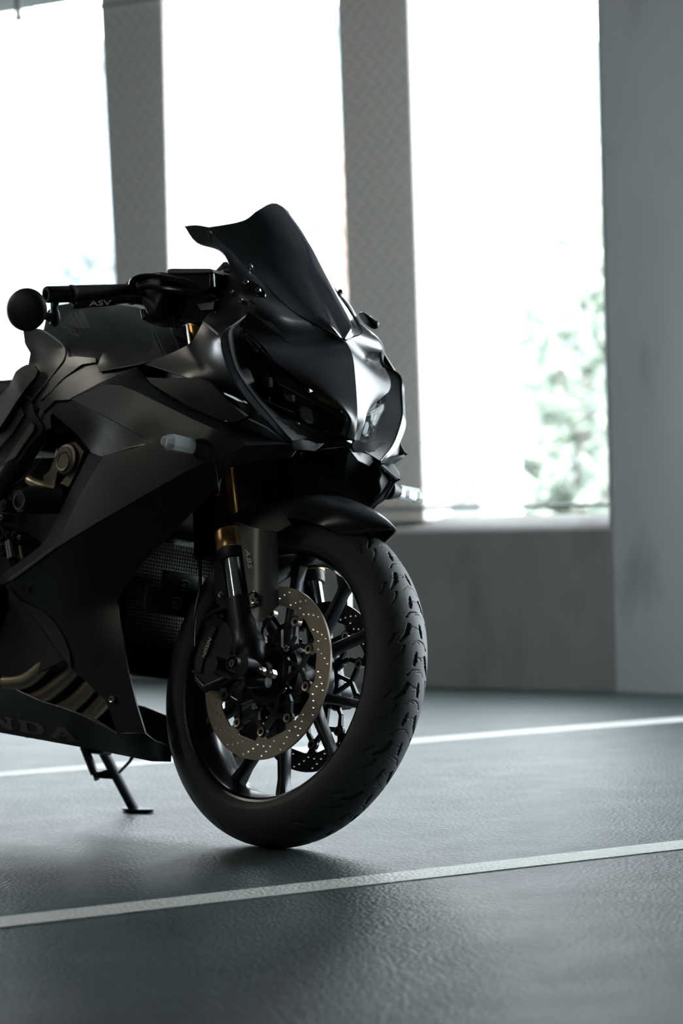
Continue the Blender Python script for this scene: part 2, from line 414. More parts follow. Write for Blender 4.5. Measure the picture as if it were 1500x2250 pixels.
# fins behind the fence
def fin(name, xl0, xl1, xm0, xm1, xr0, xr1, y0, y1, off, m, label, depth=None, ztop=CEIL, zbot=SILL+.02, group=None, cat='pillar'):
    """front face from (xl) to (xm), side face to (xr); first at y0 (top), second at y1 (bottom)"""
    tl, tm = wall_hit(xl0, y0, off), wall_hit(xm0, y0, off); bl, bm = wall_hit(xl1, y1, off), wall_hit(xm1, y1, off)
    def side(x, y, sz):                                       # depth at which the side's far edge falls on x
        lo, hi = 0, 1.5
        for _ in range(30):
            mid = (lo+hi)/2
            p = WL(sz[0], sz[1], off+mid) - cam_p; xx = 750+FP*(p@RR)/(p@FW)
            if xx < x: lo = mid
            else: hi = mid
        return lo
    dt, db = side(xr0, y0, tm), side(xr1, y1, bm)
    if depth: dt = db = depth
    def at(a, b, z):
        k = (z-b[1])/(a[1]-b[1]); return b[0]+(a[0]-b[0])*k
    v = []
    for z in (zbot, ztop):
        k = (z-bm[1])/(tm[1]-bm[1]); dd = db+(dt-db)*k
        sl_, sm_ = at(tl, bl, z), at(tm, bm, z)
        v += [WL(sl_, z, off), WL(sm_, z, off), WL(sm_, z, off+dd), WL(sl_, z, off+dd)]
    f = [(0, 1, 5, 4), (1, 2, 6, 5), (2, 3, 7, 6), (3, 0, 4, 7), (4, 5, 6, 7), (3, 2, 1, 0)]
    o = mkobj(name, v, f, m, None, org=np.array(v[0]), bevel=.008, smooth=False); o.location = Vector(v[0])
    return tag(o, label, cat, group)
fin('concrete_fin', 217, 250, 357, 372, 405, 428, 0, 620, .075, 'fin', 'grey-brown concrete fin left of the windscreen, behind the fence')
fin('concrete_fin', 738, 760, 895, 914, 960, 978, 0, 600, .075, 'fin', 'grey concrete fin right of the windscreen, behind the fence')
_f1 = wall_hit(250, 620, .075)[0]; _f2 = wall_hit(760, 600, .075)[0]; PER = _f2-_f1
for k, lb in ((1, 'first'), (2, 'second'), (3, 'third')):
    g = G(); s0 = _f1-PER*k; o0 = np.array(WL(s0, SILL, .1)); wbox(g, s0, s0+.30, SILL+.02, CEIL, .075, .25); o = g.obj('concrete_fin', 'fin', smooth=False, org=o0, bevel=.008); o.location = Vector(o0)
    tag(o, 'grey-brown concrete fin, %s one beyond the left edge of the view' % lb, 'pillar')
# pale sunlit fins one row further out
fin('pale_fin', -90, -60, 12, 32, 80, 98, 110, 600, 1.3, 'white', 'bright white outer fin at the far left edge', ztop=4.2, zbot=-.6)
fin('pale_fin', 380, 395, 498, 506, 577, 583, 0, 600, 1.3, 'white', 'bright white outer fin between the two grey fins', ztop=4.2, zbot=-.6)
fin('pale_fin', 930, 960, 1036, 1056, 1118, 1150, 0, 1130, 1.3, 'white', 'bright white outer fin beside the big pillar on the right', ztop=4.2, zbot=-.6)
# chain-link fence on the sill
fe = empty('chain_link_fence', WL(-1.5, SILL+.01, .05), 'chain-link fence standing on the sill across the whole opening', 'fence')
zl, zh = wall_hit(1100, 1113, .05)[1], wall_hit(100, 32, .05)[1]
for z in (zl, zh):
    g = G(); g.tube([WL(S0+5.5, z, .055), WL(SP, z, .055)], .006, 10); g.obj('rail', 'rail', fe)
for s in (wall_hit(-420, 500, .05)[0],):
    g = G(); g.tube([WL(s, SILL, .055), WL(s, TOP, .055)], .016, 10); g.obj('post', 'wire', fe)
g = G(); g.tube([WL(wall_hit(42, 20, .05)[0], zh-.01, .045), WL(wall_hit(42, 20, .05)[0], TOP+.01, .045)], .012, 8); g.obj('hanger', 'wire', fe)
g = G(); pit = .050; wv = []; wf = []
ns = int((SP-(S0+5.5))/pit); nz = int((zh-zl)/(pit*.62))
for i in range(ns):
    s = S0+5.5+pit*(i+.5)
    P = [WL(s + (pit/2 if j % 2 else -pit/2), zl + j*pit*.62, .05+(.002 if (j+i) % 2 else -.002)) for j in range(nz+1)]
    g.tube(P, .0013, 3, caps=False)
tag(g.obj('wire_mesh', 'wire', fe, smooth=False), kind='stuff')
# right side wall with its own opening on to daylight, left and rear walls
def ybox(name, x0, x1, y0, y1, z0, z1, m, kind='structure'):
    g = G(); g.box(((x0+x1)/2, (y0+y1)/2, (z0+z1)/2), ((x1-x0)/2, 0, 0), (0, (y1-y0)/2, 0), (0, 0, (z1-z0)/2)); o = g.obj(name, m, smooth=False); o['kind'] = kind; return o
ybox('wall_right', RX, RX+.25, -6, 5.5, 0, CEIL, 'conc'); ybox('trim_2', RX, RX+.25, 5.5, 8.2, 2.45, CEIL, 'ceil'); ybox('trim_3', RX, RX+.25, 5.5, 8.2, 0, .12, 'conc')
ybox('wall_left', -9.2, -9, -6, 13.6, 0, CEIL, 'ceil'); ybox('trim_5', -9.2, -9, 13.6, 15.8, 0, .5, 'conc')
ybox('wall_front', -9, RX+.25, -6.2, -6, 0, CEIL, 'ceil')
# painted bay lines
def line(name, pa, pb, w, label, ext=3.):
    a, b = ground(*pa), ground(*pb); d = b-a; d /= np.linalg.norm(d); n = np.array([-d[1], d[0], 0]); a = a-d*2.2; b = b+d*ext
    g = G(); g.box((a+b)/2+Z*.0008, (b-a)/2, n*w/2, Z*.0010); o = g.obj(name, 'line', None, smooth=False); tag(o, label, 'marking')
def added_tube_lamp(x, y, ang, lab):  # unseen lamp, added for warm highlights on the bike's near side
    e = empty('added_ceiling_lamp', (x, y, CEIL-.08), lab, 'lamp')
    dx, dy = cos(ang), sin(ang); g = G(); g.box((x, y, CEIL-.03), (dx*.65, dy*.65, 0), (-dy*.06, dx*.06, 0), (0, 0, .03)); g.obj('lamp_body', 'ceil', e, smooth=False)
    m = bpy.data.materials.new('lamp_glow'); m.use_nodes = True; p = m.node_tree.nodes['Principled BSDF']; p.inputs['Emission Color'].default_value = (1, .91, .78, 1); p.inputs['Emission Strength'].default_value = ADDED_LAMP
    g = G(); g.tube([(x-dx*.6, y-dy*.6, CEIL-.085), (x+dx*.6, y+dy*.6, CEIL-.085)], .02, 12); g.obj('lamp_tube', m, e)
ADDED_LAMP = 85
added_tube_lamp(-3.2, 3.2, radians(70), 'unseen slim warm tube lamp added under the ceiling left of the camera'); added_tube_lamp(-3.4, 6.4, radians(70), 'unseen slim warm tube lamp added under the ceiling left of the motorcycle')
line('parking_line', (0, 2028), (1500, 1857), .095, 'white painted parking line across the foreground, in front of the tyre')
line('parking_line', (0, 1703), (1500, 1580), .10, 'white painted parking line farther back, passing behind the front wheel', .2)

# outside: facade, trees, ground
def obox(name, s0, s1, z0, z1, o0, o1, m): g = G(); wbox(g, s0, s1, z0, z1, o0, o1); return g.obj(name, m, smooth=False)
o = obox('outside_ground', -30, 30, -3.2, -3.0, .3, 60, 'white'); o['kind'] = 'structure'
def far_building():
    off = 18.; a = wall_hit(80, 110, off); b = wall_hit(290, 160, off)
    e = empty('far_building', WL(a[0], -3, off), 'pale grey building seen through the fence at the upper left', 'building')
    g = G(); wbox(g, a[0], a[0]+5, -3, a[1], off, off+5); g.obj('wall', 'facade', e, smooth=False)
    g = G(); wbox(g, a[0]-.1, a[0]+5.1, a[1]-.25, a[1]+.0, off-.15, off); g.obj('roof_edge', 'facade', e, smooth=False)
    for i, (x, y) in enumerate([(120, 250), (180, 290), (120, 420), (180, 450)]):
        h = wall_hit(x, y, off-.02); g = G(); wbox(g, h[0]-.25, h[0]+.25, h[1]-.35, h[1]+.35, off-.02, off+.02); g.obj('window', 'pill', e, smooth=False)
far_building()
LEAF = [mat('pale_leaf', (.26, .30, .25), .6), mat('pale_blossom', (.30, .22, .19), .6), mat('grey_leaf', (.22, .25, .25), .6)]
BARK = mat('bark', (.30, .27, .25), .8)
def tree(x, ytop, ybase, off, spread, n, m, label, seed):
    rnd = random.Random(seed); s, zt = wall_hit(x, ytop, off); zb = -3.0
    e = empty('tree', WL(s, zb, off), label, 'tree', 'trees beyond the fence')
    g = G(); g.tube([WL(s, zb, off), WL(s+.1, (zb+zt)/2, off), WL(s, zt-.4, off)], [.14, .1, .04], 8)
    H = zt-zb
    for i in range(9):
        z = zb+H*(.3+.6*i/9); a = rnd.random()*6.28; r = spread*(.5+.4*rnd.random())
        g.tube([WL(s, z, off), WL(s+r*.5*cos(a), z+.4, off+r*.5*sin(a)), WL(s+r*cos(a), z+.9, off+r*sin(a))], [.05, .03, .01], 5)
    g.obj('trunk', BARK, e)
    v = []; f = []
    cl = [(rnd.gauss(0, .42)*spread, zb+H*(.28+.72*rnd.random()), rnd.gauss(0, .42)*spread) for _ in range(34)]
    for i in range(n):
        c = rnd.choice(cl); k = .26*spread
        p = WL(s+c[0]+rnd.gauss(0, k), min(c[1]+rnd.gauss(0, k*.9), zt), off+c[2]+rnd.gauss(0, k))
        a = np.array([rnd.gauss(0, 1) for _ in range(3)]); a /= np.linalg.norm(a); b = np.cross(a, [rnd.gauss(0, 1), rnd.gauss(0, 1), .3]); b /= np.linalg.norm(b)+1e-9
        q = .05+.06*rnd.random(); v += [p-a*q, p+b*q*.45, p+a*q, p-b*q*.45]; f.append([4*i, 4*i+1, 4*i+2, 4*i+3])
    tag(mkobj('foliage', v, f, m, e, smooth=False), kind='stuff')
tree(1260, 330, 0, 7.5, 1.0, 5200, LEAF[0], 'pale green tree seen between the white outer fin and the big pillar', 1)
tree(690, 290, 0, 12.5, 1.0, 3600, LEAF[1], 'pale pinkish tree seen between the windscreen top and the right grey fin', 2)
tree(170, 560, 0, 10.5, .8, 3000, LEAF[2], 'small pale tree in front of the far building, above the handlebar grip', 3)
# ------------------------------------------------------------------ the motorcycle
bike = empty('motorcycle', ORG, 'black faired sports motorcycle with gold forks, parked leaning on its side stand', 'motorcycle')
RT = -BL                                                        # rider's right
def fan(a, n): return [a + i*2*pi/n for i in range(n)]
# tyre with cut grooves
def make_tyre():
    na, npf = 1500, 120
    Rc = .3-.060
    # profile: t across, r radius; s = arc length from the crown
    prof = []
    for a in np.linspace(-1, 1, npf):
        th = a*radians(122); t = .0600*sin(th)*(1 - .10*max(0, abs(a)-.72)/.28); r = Rc + .058*cos(th)*1.035
        if abs(th) > radians(90): r = Rc + .0345*cos(th)*1.0
        prof.append((t, r))
    prof = np.array(prof); prof[:, 1] = np.where(prof[:, 1] > .3, .3, prof[:, 1])
    ds = np.linalg.norm(np.diff(prof, axis=0), axis=1); s = np.r_[0, np.cumsum(ds)]; s -= s[-1]/2
    n = 18; P = 2*pi*.3/n*1000                                  # period in mm at the crown
    ang = np.arange(na)*2*pi/na
    D = np.zeros((na, npf))
    def seg(X, Y, a, b, w0, w1):
        ax_, ay = a; bx, by = b; L2 = (bx-ax_)**2+(by-ay)**2
        k = np.clip(((X-ax_)*(bx-ax_)+(Y-ay)*(by-ay))/L2, 0, 1)
        d = np.hypot(X-ax_-k*(bx-ax_), Y-ay-k*(by-ay)); w = (w0+(w1-w0)*k)*1.15
        return np.clip((w-d)/.9+.5, 0, 1)
    # (polyline of (across, along) in mm, half widths, depth) - one side; the other side is shifted half a period
    gr = [([(19, 2), (24, 18), (38, 34)], [2.6, 3.4, 1.2], 3.2),        # thick diagonal slash
          ([(6, 50), (8, 66), (9, 74)], [.6, 2.4, .7], 3.0),            # short dagger by the crown
          ([(30, 42), (33, 52), (48, 72)], [.7, .7, .5], 2.4),          # thin lines with an eye
          ([(30, 42), (30.1, 42.1)], [1.6, 1.6], 2.8),
          ([(22, 92), (15, 83), (4, 80), (-4, 80)], [.5, .5, .35, .35], 1.6),
          ([(22, 92), (22.1, 92.1)], [1.3, 1.3], 2.4),
          ([(21, 10), (12, 4), (-2, 7)], [.35, .35, .35], 1.2),
          ([(16, 38), (8, 30), (-2, 33)], [.35, .35, .35], 1.2),
          ([(9, 62), (0, 58), (-8, 62)], [.35, .35, .35], 1.2),
          ([(44, 20), (56, 40)], [2.6, .8], 2.2), ([(40, 88), (54, 104)], [.5, .4], 1.6)]
    al = (-ang*.3*1000)[:, None]*np.ones(npf)[None]; ac = (s*1000)[None]*np.ones(na)[:, None]
    for side in (1, -1):
        for pl, ws, dp in gr:
            for i in range(len(pl)-1):
                m = np.array(pl[i:i+2]); c = m[:, 1].mean()
                Y = (al + (P/2 if side < 0 else 0) - c + P/2) % P - P/2 + c
                D = np.maximum(D, dp*seg(side*ac, Y, pl[i], pl[i+1], ws[i], ws[i+1]))
    D = D/1000*1.5
    nx = np.gradient(prof[:, 0]); nr = np.gradient(prof[:, 1]); ln = np.hypot(nx, nr); nt_, nr_ = -nr/ln, nx/ln
    V = np.zeros((na, npf, 3))
    for i, a in enumerate(ang):
        r = prof[:, 1] - D[i]*nr_; t = prof[:, 0] - D[i]*nt_
        V[i] = WC + r[:, None]*(cos(a)*E1+sin(a)*E2) + t[:, None]*WA
    V = V.reshape(-1, 3); idx = np.arange(na*npf).reshape(na, npf); nx_ = np.roll(idx, -1, axis=0)
    F = np.stack([idx[:, :-1], idx[:, 1:], nx_[:, 1:], nx_[:, :-1]], -1).reshape(-1, 4)
    c = V[F[0]]; nn = np.cross(c[1]-c[0], c[2]-c[0]); ctr = WC + Rc*(cos(ang[0])*E1+sin(ang[0])*E2)
    if nn @ (c.mean(0)-ctr) < 0: F = F[:, ::-1]
    return mkobj('tyre', V, F.tolist(), 'rubber', bike, sharp=60)
tyre = make_tyre()
for sd in (1,):                                                 # sidewall rings
    g = G(); g.lathe(WC, WA, [(.2405, .0560), (.2405, .0572), (.2385, .0574), (.2385, .0560)], 128, True); g.obj('sidewall_ring', 'rubber', tyre)
    g = G()
    for k in range(2):
        th = radians(-150-14*k)
        for j in range(7):
            t0, t1 = th+j*.018, th+(j+1)*.018
            g.prism([Wp(.250, t0, .0592), Wp(.262, t0, .0584), Wp(.262, t1, .0584), Wp(.250, t1, .0592)], WA*.0008)
        g.obj('sidewall_mark', 'texture', tyre); g = G()
# rim
g = G(); half = [(.2255, .0445), (.2330, .0495), (.2338, .0515), (.2310, .0530), (.2230, .0505), (.2185, .0455), (.2165, .034), (.2080, .018), (.2065, 0)]
pr = half + [(r, -t) for r, t in half[::-1]][1:] + [(.2150, -.012), (.2150, .012)]
g.lathe(WC, WA, pr, 144, True); rim = g.obj('wheel_rim', 'rim', bike, sharp=30)
g = G(); g.lathe(WC, WA, [(.2335, .0503), (.2350, .0512), (.2335, .0525), (.2322, .0518)], 144, True); g.obj('rim_edge', 'greyband', rim)
BA = [radians(43.5-72*k) for k in range(5)]
def spoke(c):
    g = G()
    for sgn in (-1, 1):
        r0, r1 = .055, .212; th0, th1 = c+sgn*.02, c+sgn*radians(17.2)
        a = np.array([cos(th0), sin(th0)])*r0; b = np.array([cos(th1), sin(th1)])*r1
        d = (b-a)/np.linalg.norm(b-a); n = np.array([-d[1], d[0]]); V = []
        for k, (w, dp) in zip((0, .35, .8, 1), ((.013, .020), (.0085, .015), (.0075, .0135), (.0125, .017))):
            p = a+(b-a)*k
            V.append([Wxy(*(p+n*w*i), dp*j) for i, j in ((-1, .55), (-.45, 1), (.45, 1), (1, .55), (1, -.55), (.45, -1), (-.45, -1), (-1, -.55))])
        V = np.array(V); m = 8; F = [[i*m+k, i*m+(k+1) % m, (i+1)*m+(k+1) % m, (i+1)*m+k] for i in range(3) for k in range(m)]
        F += [[k for k in range(m)][::-1], [3*m+k for k in range(m)]]
        if np.cross(V[0][1]-V[0][0], V[1][0]-V[0][0]) @ (V[0][0]-V[0].mean(0)) < 0: F = [f[::-1] for f in F]
        g.add(V.reshape(-1, 3), F)
    g.obj('spoke', 'cast', rim, bevel=.0012)
for a in BA: spoke(a)
g = G(); g.lathe(WC, WA, [(0, .060), (.018, .060), (.022, .058), (.030, .052), (.046, .050), (.058, .046), (.058, .030), (.040, .022), (.040, -.022), (.058, -.030), (.058, -.046), (.046, -.050), (.030, -.052), (.022, -.058), (0, -.06)], 48)
g.obj('hub', 'cast', rim)
# discs
def disc(t, side):
    name = 'brake_disc'
    a1 = radians(60.0)
    C = []; Fq = []
    # annulus with drilled holes, triangulated in the plane
    ro, ri = .155, .1215; no = 160
    outer = [(ro*cos(k*2*pi/no), ro*sin(k*2*pi/no)) for k in range(no)]
    inner = []
    for k in range(10):
        c = a1 - k*radians(36)
        for da, r in ((-.155, ri), (-.10, ri), (-.075, .1175), (-.060, .113), (-.045, .1085), (.045, .1085), (.060, .113), (.075, .1175), (.10, ri), (.155, ri)):
            inner.append((r*cos(c-da), r*sin(c-da)))
    holes = []; sp = []
    for k in range(20):
        b = k*2*pi/20 + .05
        for j, (r, da) in enumerate(((.1275, 0), (.1345, .075), (.1415, .15), (.148, .225), (.1310, .20))):
            if j == 4 and k % 2: continue
            c = (r*cos(b-da), r*sin(b-da)); holes.append([(c[0]+.0026*cos(q), c[1]+.0026*sin(q)) for q in fan(0, 10)])
    pts = []; ed = []
    for poly in [outer, inner[::-1]]+holes:
        m = len(pts); pts += poly; ed += [(m+i, m+(i+1) % len(poly)) for i in range(len(poly))]
    r = delaunay_2d_cdt([Vector(p) for p in pts], ed, [], 0, 1e-6)
    V2 = [(p[0], p[1]) for p in r[0]]
    hc = np.array([np.mean(h, axis=0) for h in holes]); F = []
    for f in r[2]:
        c = np.mean([V2[i] for i in f], axis=0); rr = np.hypot(*c)
        if rr > ro or not inside(outer, *c) or inside(inner, *c): continue
        if np.min(np.hypot(*(hc-c).T)) < .00245: continue
        F.append(list(f))
    V = [Wxy(x, y, t+.0023*side) for x, y in V2]; V, F = thicken(V, F, .0046, WA*side)
    root = mkobj(name, V, F, 'disc' if side > 0 else 'cast', bike, sharp=30)
    # carrier
    g = G(); th = .006; wv = WA*th
    def arm(a, b, w0, w1):
        a, b = np.array(a), np.array(b); d = (b-a)/np.linalg.norm(b-a); n = np.array([-d[1], d[0]])
        g.prism([Wxy(*(a+n*w0), t-th/2), Wxy(*(b+n*w1), t-th/2), Wxy(*(b-n*w1), t-th/2), Wxy(*(a-n*w0), t-th/2)], wv)
    def ringp(r0, r1, n=60): g.lathe(WC+WA*t, WA, [(r0, -th/2), (r1, -th/2), (r1, th/2), (r0, th/2)], n, True)
    ringp(.044, .0545, 72)
    def P(r, a): return (r*cos(a), r*sin(a))
    for c in BA:
        b = P(.0625, c); g.lathe(Wxy(*b, t), WA, [(0, -th/2), (.0105, -th/2), (.0105, th/2), (0, th/2)], 16)
        arm(P(.05, c), b, .010, .009)
        for sg in (-1, 1):
            rv = P(.106, c+sg*radians(18)); nd = P(.083, c+sg*radians(20))
            arm(b, P(.086, c+sg*radians(7)), .0042, .0034); arm(P(.086, c+sg*radians(7)), rv, .0034, .005)
        m = c-radians(36); nd = P(.083, m)
        for sg in (-1, 1):
            arm(nd, P(.106, m+sg*radians(18)), .0036, .005); arm(P(.052, m+sg*radians(16)), nd, .0036, .0034)
        for sg in (-1, 1): g.lathe(Wxy(*P(.106, c+sg*radians(18)), t), WA, [(0, -th/2), (.0098, -th/2), (.0098, th/2), (0, th/2)], 16)
    g.obj('disc_carrier', 'cast', root, smooth=False)
    for k in range(10):
        c = P(.106, a1-k*radians(36)); g = G()
        g.lathe(Wxy(*c, t), WA*side, [(.0042, .004), (.0048, .0052), (.0078, .0058), (.0086, .0050), (.0086, -.005), (.0042, -.005)], 20, True)
        g.lathe(Wxy(*c, t), WA*side, [(0, .0005), (.0042, .0010), (.0043, .0030)], 16); g.obj('rivet', 'steel' if side < 0 else 'disc', root)
    for c in BA:
        g = G(); g.lathe(Wxy(*P(.0625, c), t), WA*side, [(0, .005), (.0028, .005), (.0032, .009), (.0058, .009), (.0066, .008), (.0066, .002)], 12); g.obj('disc_bolt', 'steel', root)
disc(.0638, 1); disc(-.0638, -1)
g = G(); g.lathe(WC, WA, [(.030, -.050), (.0445, -.050), (.0445, -.0535), (.030, -.0535)], 60, True)
ar = g.obj('abs_sensor_ring', 'gloss', bike, sharp=30); g = G()
for a in fan(0, 40): g.box(Wp(.0405, a, -.0499), (cos(a)*E1+sin(a)*E2)*.0024, (-sin(a)*E1+cos(a)*E2)*.0014, WA*.0006)
g.obj('sensor_teeth', 'steel', ar, smooth=False)
# forks: axis in the wheel plane
FD = np.array([-.40, .917]); FD /= np.linalg.norm(FD)
def FK(k, t): return Wxy(-.1029+FD[0]*k, .2125+FD[1]*k, t)      # k = distance above the dust seal line
FDW = FD[0]*E1+FD[1]*E2; FS = np.cross(FDW, WA)
if FS @ E1 < 0: FS = -FS
def fork(t, sd):
    s = 1 if sd > 0 else -1
    g = G(); g.lathe(FK(0, t), FDW, [(.0255, .040), (.0262, .044), (.0262, .50), (.024, .51), (0, .51)], 40); o = g.obj('fork_outer_tube', 'golddark', bike); o['label'] = 'dark gold anodised fork outer tube'
    g = G(); g.lathe(FK(0, t), FDW, [(.024, -.004), (.0285, 0), (.0285, .034), (.0270, .037), (.024, .037)], 40); g.obj('gold_collar', 'gold', o)
    g = G(); g.lathe(FK(0, t), FDW, [(.0200, -.022), (.0245, -.020), (.0268, -.012), (.0268, -.001), (.02, 0)], 40); g.obj('dust_seal', 'plastic', o)
    g = G(); g.lathe(FK(0, t), FDW, [(.0203, -.21), (.0203, 0)], 40); g.obj('chrome_stanchion', 'chrome', o)
    # lower casting
    g = G(); P = [FK(-.095, t), FK(-.13, t), FK(-.165, t), FK(-.20, t), Wxy(.000, .012, t)]
    g.tube(crom([FK(-.098, t), FK(-.13, t), FK(-.16, t)+FS*.002, FK(-.195, t)+FS*.008, Wxy(-.006, .020, t), Wxy(.002, -.022, t)], 4), [.0245]*9+[.0255, .0275, .030, .030, .029, .027, .025, .025, .023, .022, .021, .018], 20)
    lo = g.obj('fork_lower', 'cast', bike)
    g = G(); g.tube([Wxy(0, 0, t-s*.035), Wxy(0, 0, t+s*.032)], .021, 28); g.obj('axle_boss', 'cast', lo)
    g = G(); g.tube([Wxy(-.048, -.004, t+s*.004), Wxy(-.048, -.004, t+s*.056)], [.0165, .0165], 24); g.tube([Wxy(-.048, -.004, t+s*.004), Wxy(-.010, -.004, t+s*.004)], .016, 16); g.obj('caliper_boss', 'cast', lo)
    g = G(); g.tube([Wxy(.005, -.022, t+s*.01), Wxy(.046, -.022, t+s*.002)], [.014, .011], 14); g.obj('axle_pinch', 'cast', lo)
    return lo
FT = .1
lo = fork(FT, 1); fork(-FT, -1)
g = G(); g.tube([Wt(513, 1456, .155)-WA*.004, Wt(513, 1456, .155)+WA*.002], .0135, 24); g.obj('slider_pin', 'cast', lo)
for q in ((570, 1474), (593, 1480)):
    g = G(); c = Wt(*q, .112); g.tube([c-WA*.01, c], .0085, 6); g.lathe(c, WA, [(.0035, -.002), (.0035, .006), (.0062, .006), (.0066, 0)], 14); g.obj('pinch_bolt', 'steel', lo)
g = G(); c = Wt(512, 1458, .158); g.lathe(c, WA, [(.0125, -.004), (.0145, -.004), (.0145, .003), (.0125, .003)], 28, True); g.obj('pin_ring', 'cast', lo)
g = G(); g.lathe(c, WA, [(0, 0), (.0035, .0), (.004, .004), (.0066, .004), (.0072, 0)], 14); g.obj('pin_bolt', 'steel', lo)
# calipers
def caliper(s):
    t = lambda k: s*k
    def q(x, y, k):                                             # picture px read on the near caliper
        p = Wt(x, y, .098)-WC; return Wxy(p@E1, p@E2, t(k))
    g = G(); pl = [(424, 1452), (436, 1410), (452, 1368), (474, 1352), (500, 1368), (512, 1400), (505, 1440), (500, 1470), (470, 1505), (440, 1512), (424, 1490)]
    g.prism([q(x, y, .043) for x, y in pl], WA*s*.055)
    o = g.obj('brake_caliper', 'cast', bike, bevel=.004, bseg=3, sharp=30)
    g = G(); g.prism([q(x, y, .096) for x, y in [(432, 1448), (443, 1412), (456, 1382), (470, 1372), (480, 1380), (466, 1412), (452, 1450), (444, 1480), (434, 1478)]], WA*s*.007)
    g.obj('caliper_face', 'texture', o, bevel=.0025)
    g = G(); g.tube([q(430, 1490, .094), q(450, 1512, .096), q(490, 1496, .1), q(512, 1480, .1)], [.006, .008, .007, .006], 12); g.obj('caliper_bridge', 'cast', o)
    g = G(); c = q(420, 1472, .085); g.tube([c, c-E1*.008], .004, 10); g.obj('bleed_nipple', 'steel', o)
    g = G(); g.tube([q(470, 1352, .08), q(452, 1352, .08), q(436, 1372, .08)], .006, 10); g.obj('hose_union', 'cast', o)
    return o
cal = caliper(1); caliper(-1)
def place_on(pf, x0, y0, dx, dy, k):                            # lettering affine in the picture: (dx) one letter height along, (dy) one up
    return lambda u, v: pf(x0+u*dx[0]+v*dy[0], y0+u*dx[1]+v*dy[1], k)
text_mesh('NISSIN', place_on(Wt, 449, 1447, (5.2, -14.0), (-7.2, -3.0), .1034), 'mark', 'maker_lettering', cal, shear=.2, spacing=1.05, sx=.72)
# front mudguard
def fender():
    R = []
    ths = [radians(a) for a in (118, 108, 98, 88, 78, 69, 62, 57, 54.5)]
    for i, a in enumerate(ths):
        row = []; k = i/8
        wmax = .074*(1 if i < 6 else (1, .86, .62, .32)[i-5]); drop = .040
        for j in range(-6, 7):
            w = j/6; th = w*radians(78); rr = .262 + .062*cos(th) + .004*(1-abs(w)) - (.006 if abs(w) > .8 else 0); tt = wmax*sin(th)/sin(radians(78))
            if i < 2: rr += .006*(2-i)
            aa = a + (radians(9)*abs(w)**1.6 if i < 6 else radians(7)*abs(w)**2)*(-1 if i >= 6 else -.6)*-1
            row.append(Wp(rr+.008, aa, tt))
        R.append(row)
    R = np.array([crom(r, 3) for r in R]); R = np.array([crom(R[:, j], 4) for j in range(R.shape[1])]).transpose(1, 0, 2)
    V, F = grid_mesh(R, .0035, E2*1.0+E1*.5)
    return mkobj('front_mudguard', V, F, 'paint', bike, sharp=60, bevel=.001)
fen = fender()
def wsheet(name, outline, m, parent, t, th=.004, mirror=True, **k):
    f = (lambda x, y: t) if not callable(t) else t
    V, F = cdt(outline, 9); P = np.array([Wt(x, y, f(x, y)) for x, y in V]); Vv, Ff = thicken(P, F, th, WA)
    o = mkobj(name, Vv, Ff, m, parent, bevel=.0015, **k)
    if mirror:
        Q = [Wxy((p-WC)@E1, (p-WC)@E2, -((p-WC)@WA)) for p in Vv]; mkobj(name, Q, [f[::-1] for f in Ff], m, parent, bevel=.0015, **k)
    return o
def gt(x, y): return .124 - .0000080*max(0, x-545)**2
gd = wsheet('fork_guard', [(524, 1148), (560, 1160), (608, 1170), (612, 1230), (612, 1330), (575, 1366), (563, 1364), (552, 1347), (536, 1245)], 'guard', fen, gt)
gd['label'] = 'satin grey fork guard plate carrying the letters'
wsheet('fork_guard', [(500, 1148), (524, 1148), (560, 1160), (609, 1169), (640, 1152), (620, 1130), (590, 1110), (545, 1112), (520, 1125)], 'plastic', fen, lambda x, y: .118-.00025*max(0, x-560))
wsheet('fork_guard', [(470, 1190), (480, 1190), (496, 1290), (500, 1320), (488, 1338), (476, 1325), (470, 1290)], 'paint', fen, .104)
g = G(); c = Wt(555, 1317, .1245); g.lathe(c, WA, [(0, -.002), (.0125, -.002), (.0135, .0015), (.0150, .0012)], 28); g.obj('bolt_recess', 'gloss', gd)
screw(559, 1320, .128, .0068, gd, plane=Wt, ax=WA); screw(487, 1307, .108, .0060, fen, plane=Wt, ax=WA)
text_mesh('ABS', place_on(Wt, 538, 1207, (3.0, 17.5), (9.8, -1.2), .1275), 'mark', 'abs_lettering', gd, shear=.25, spacing=1.12, bold=.03, sx=.95)
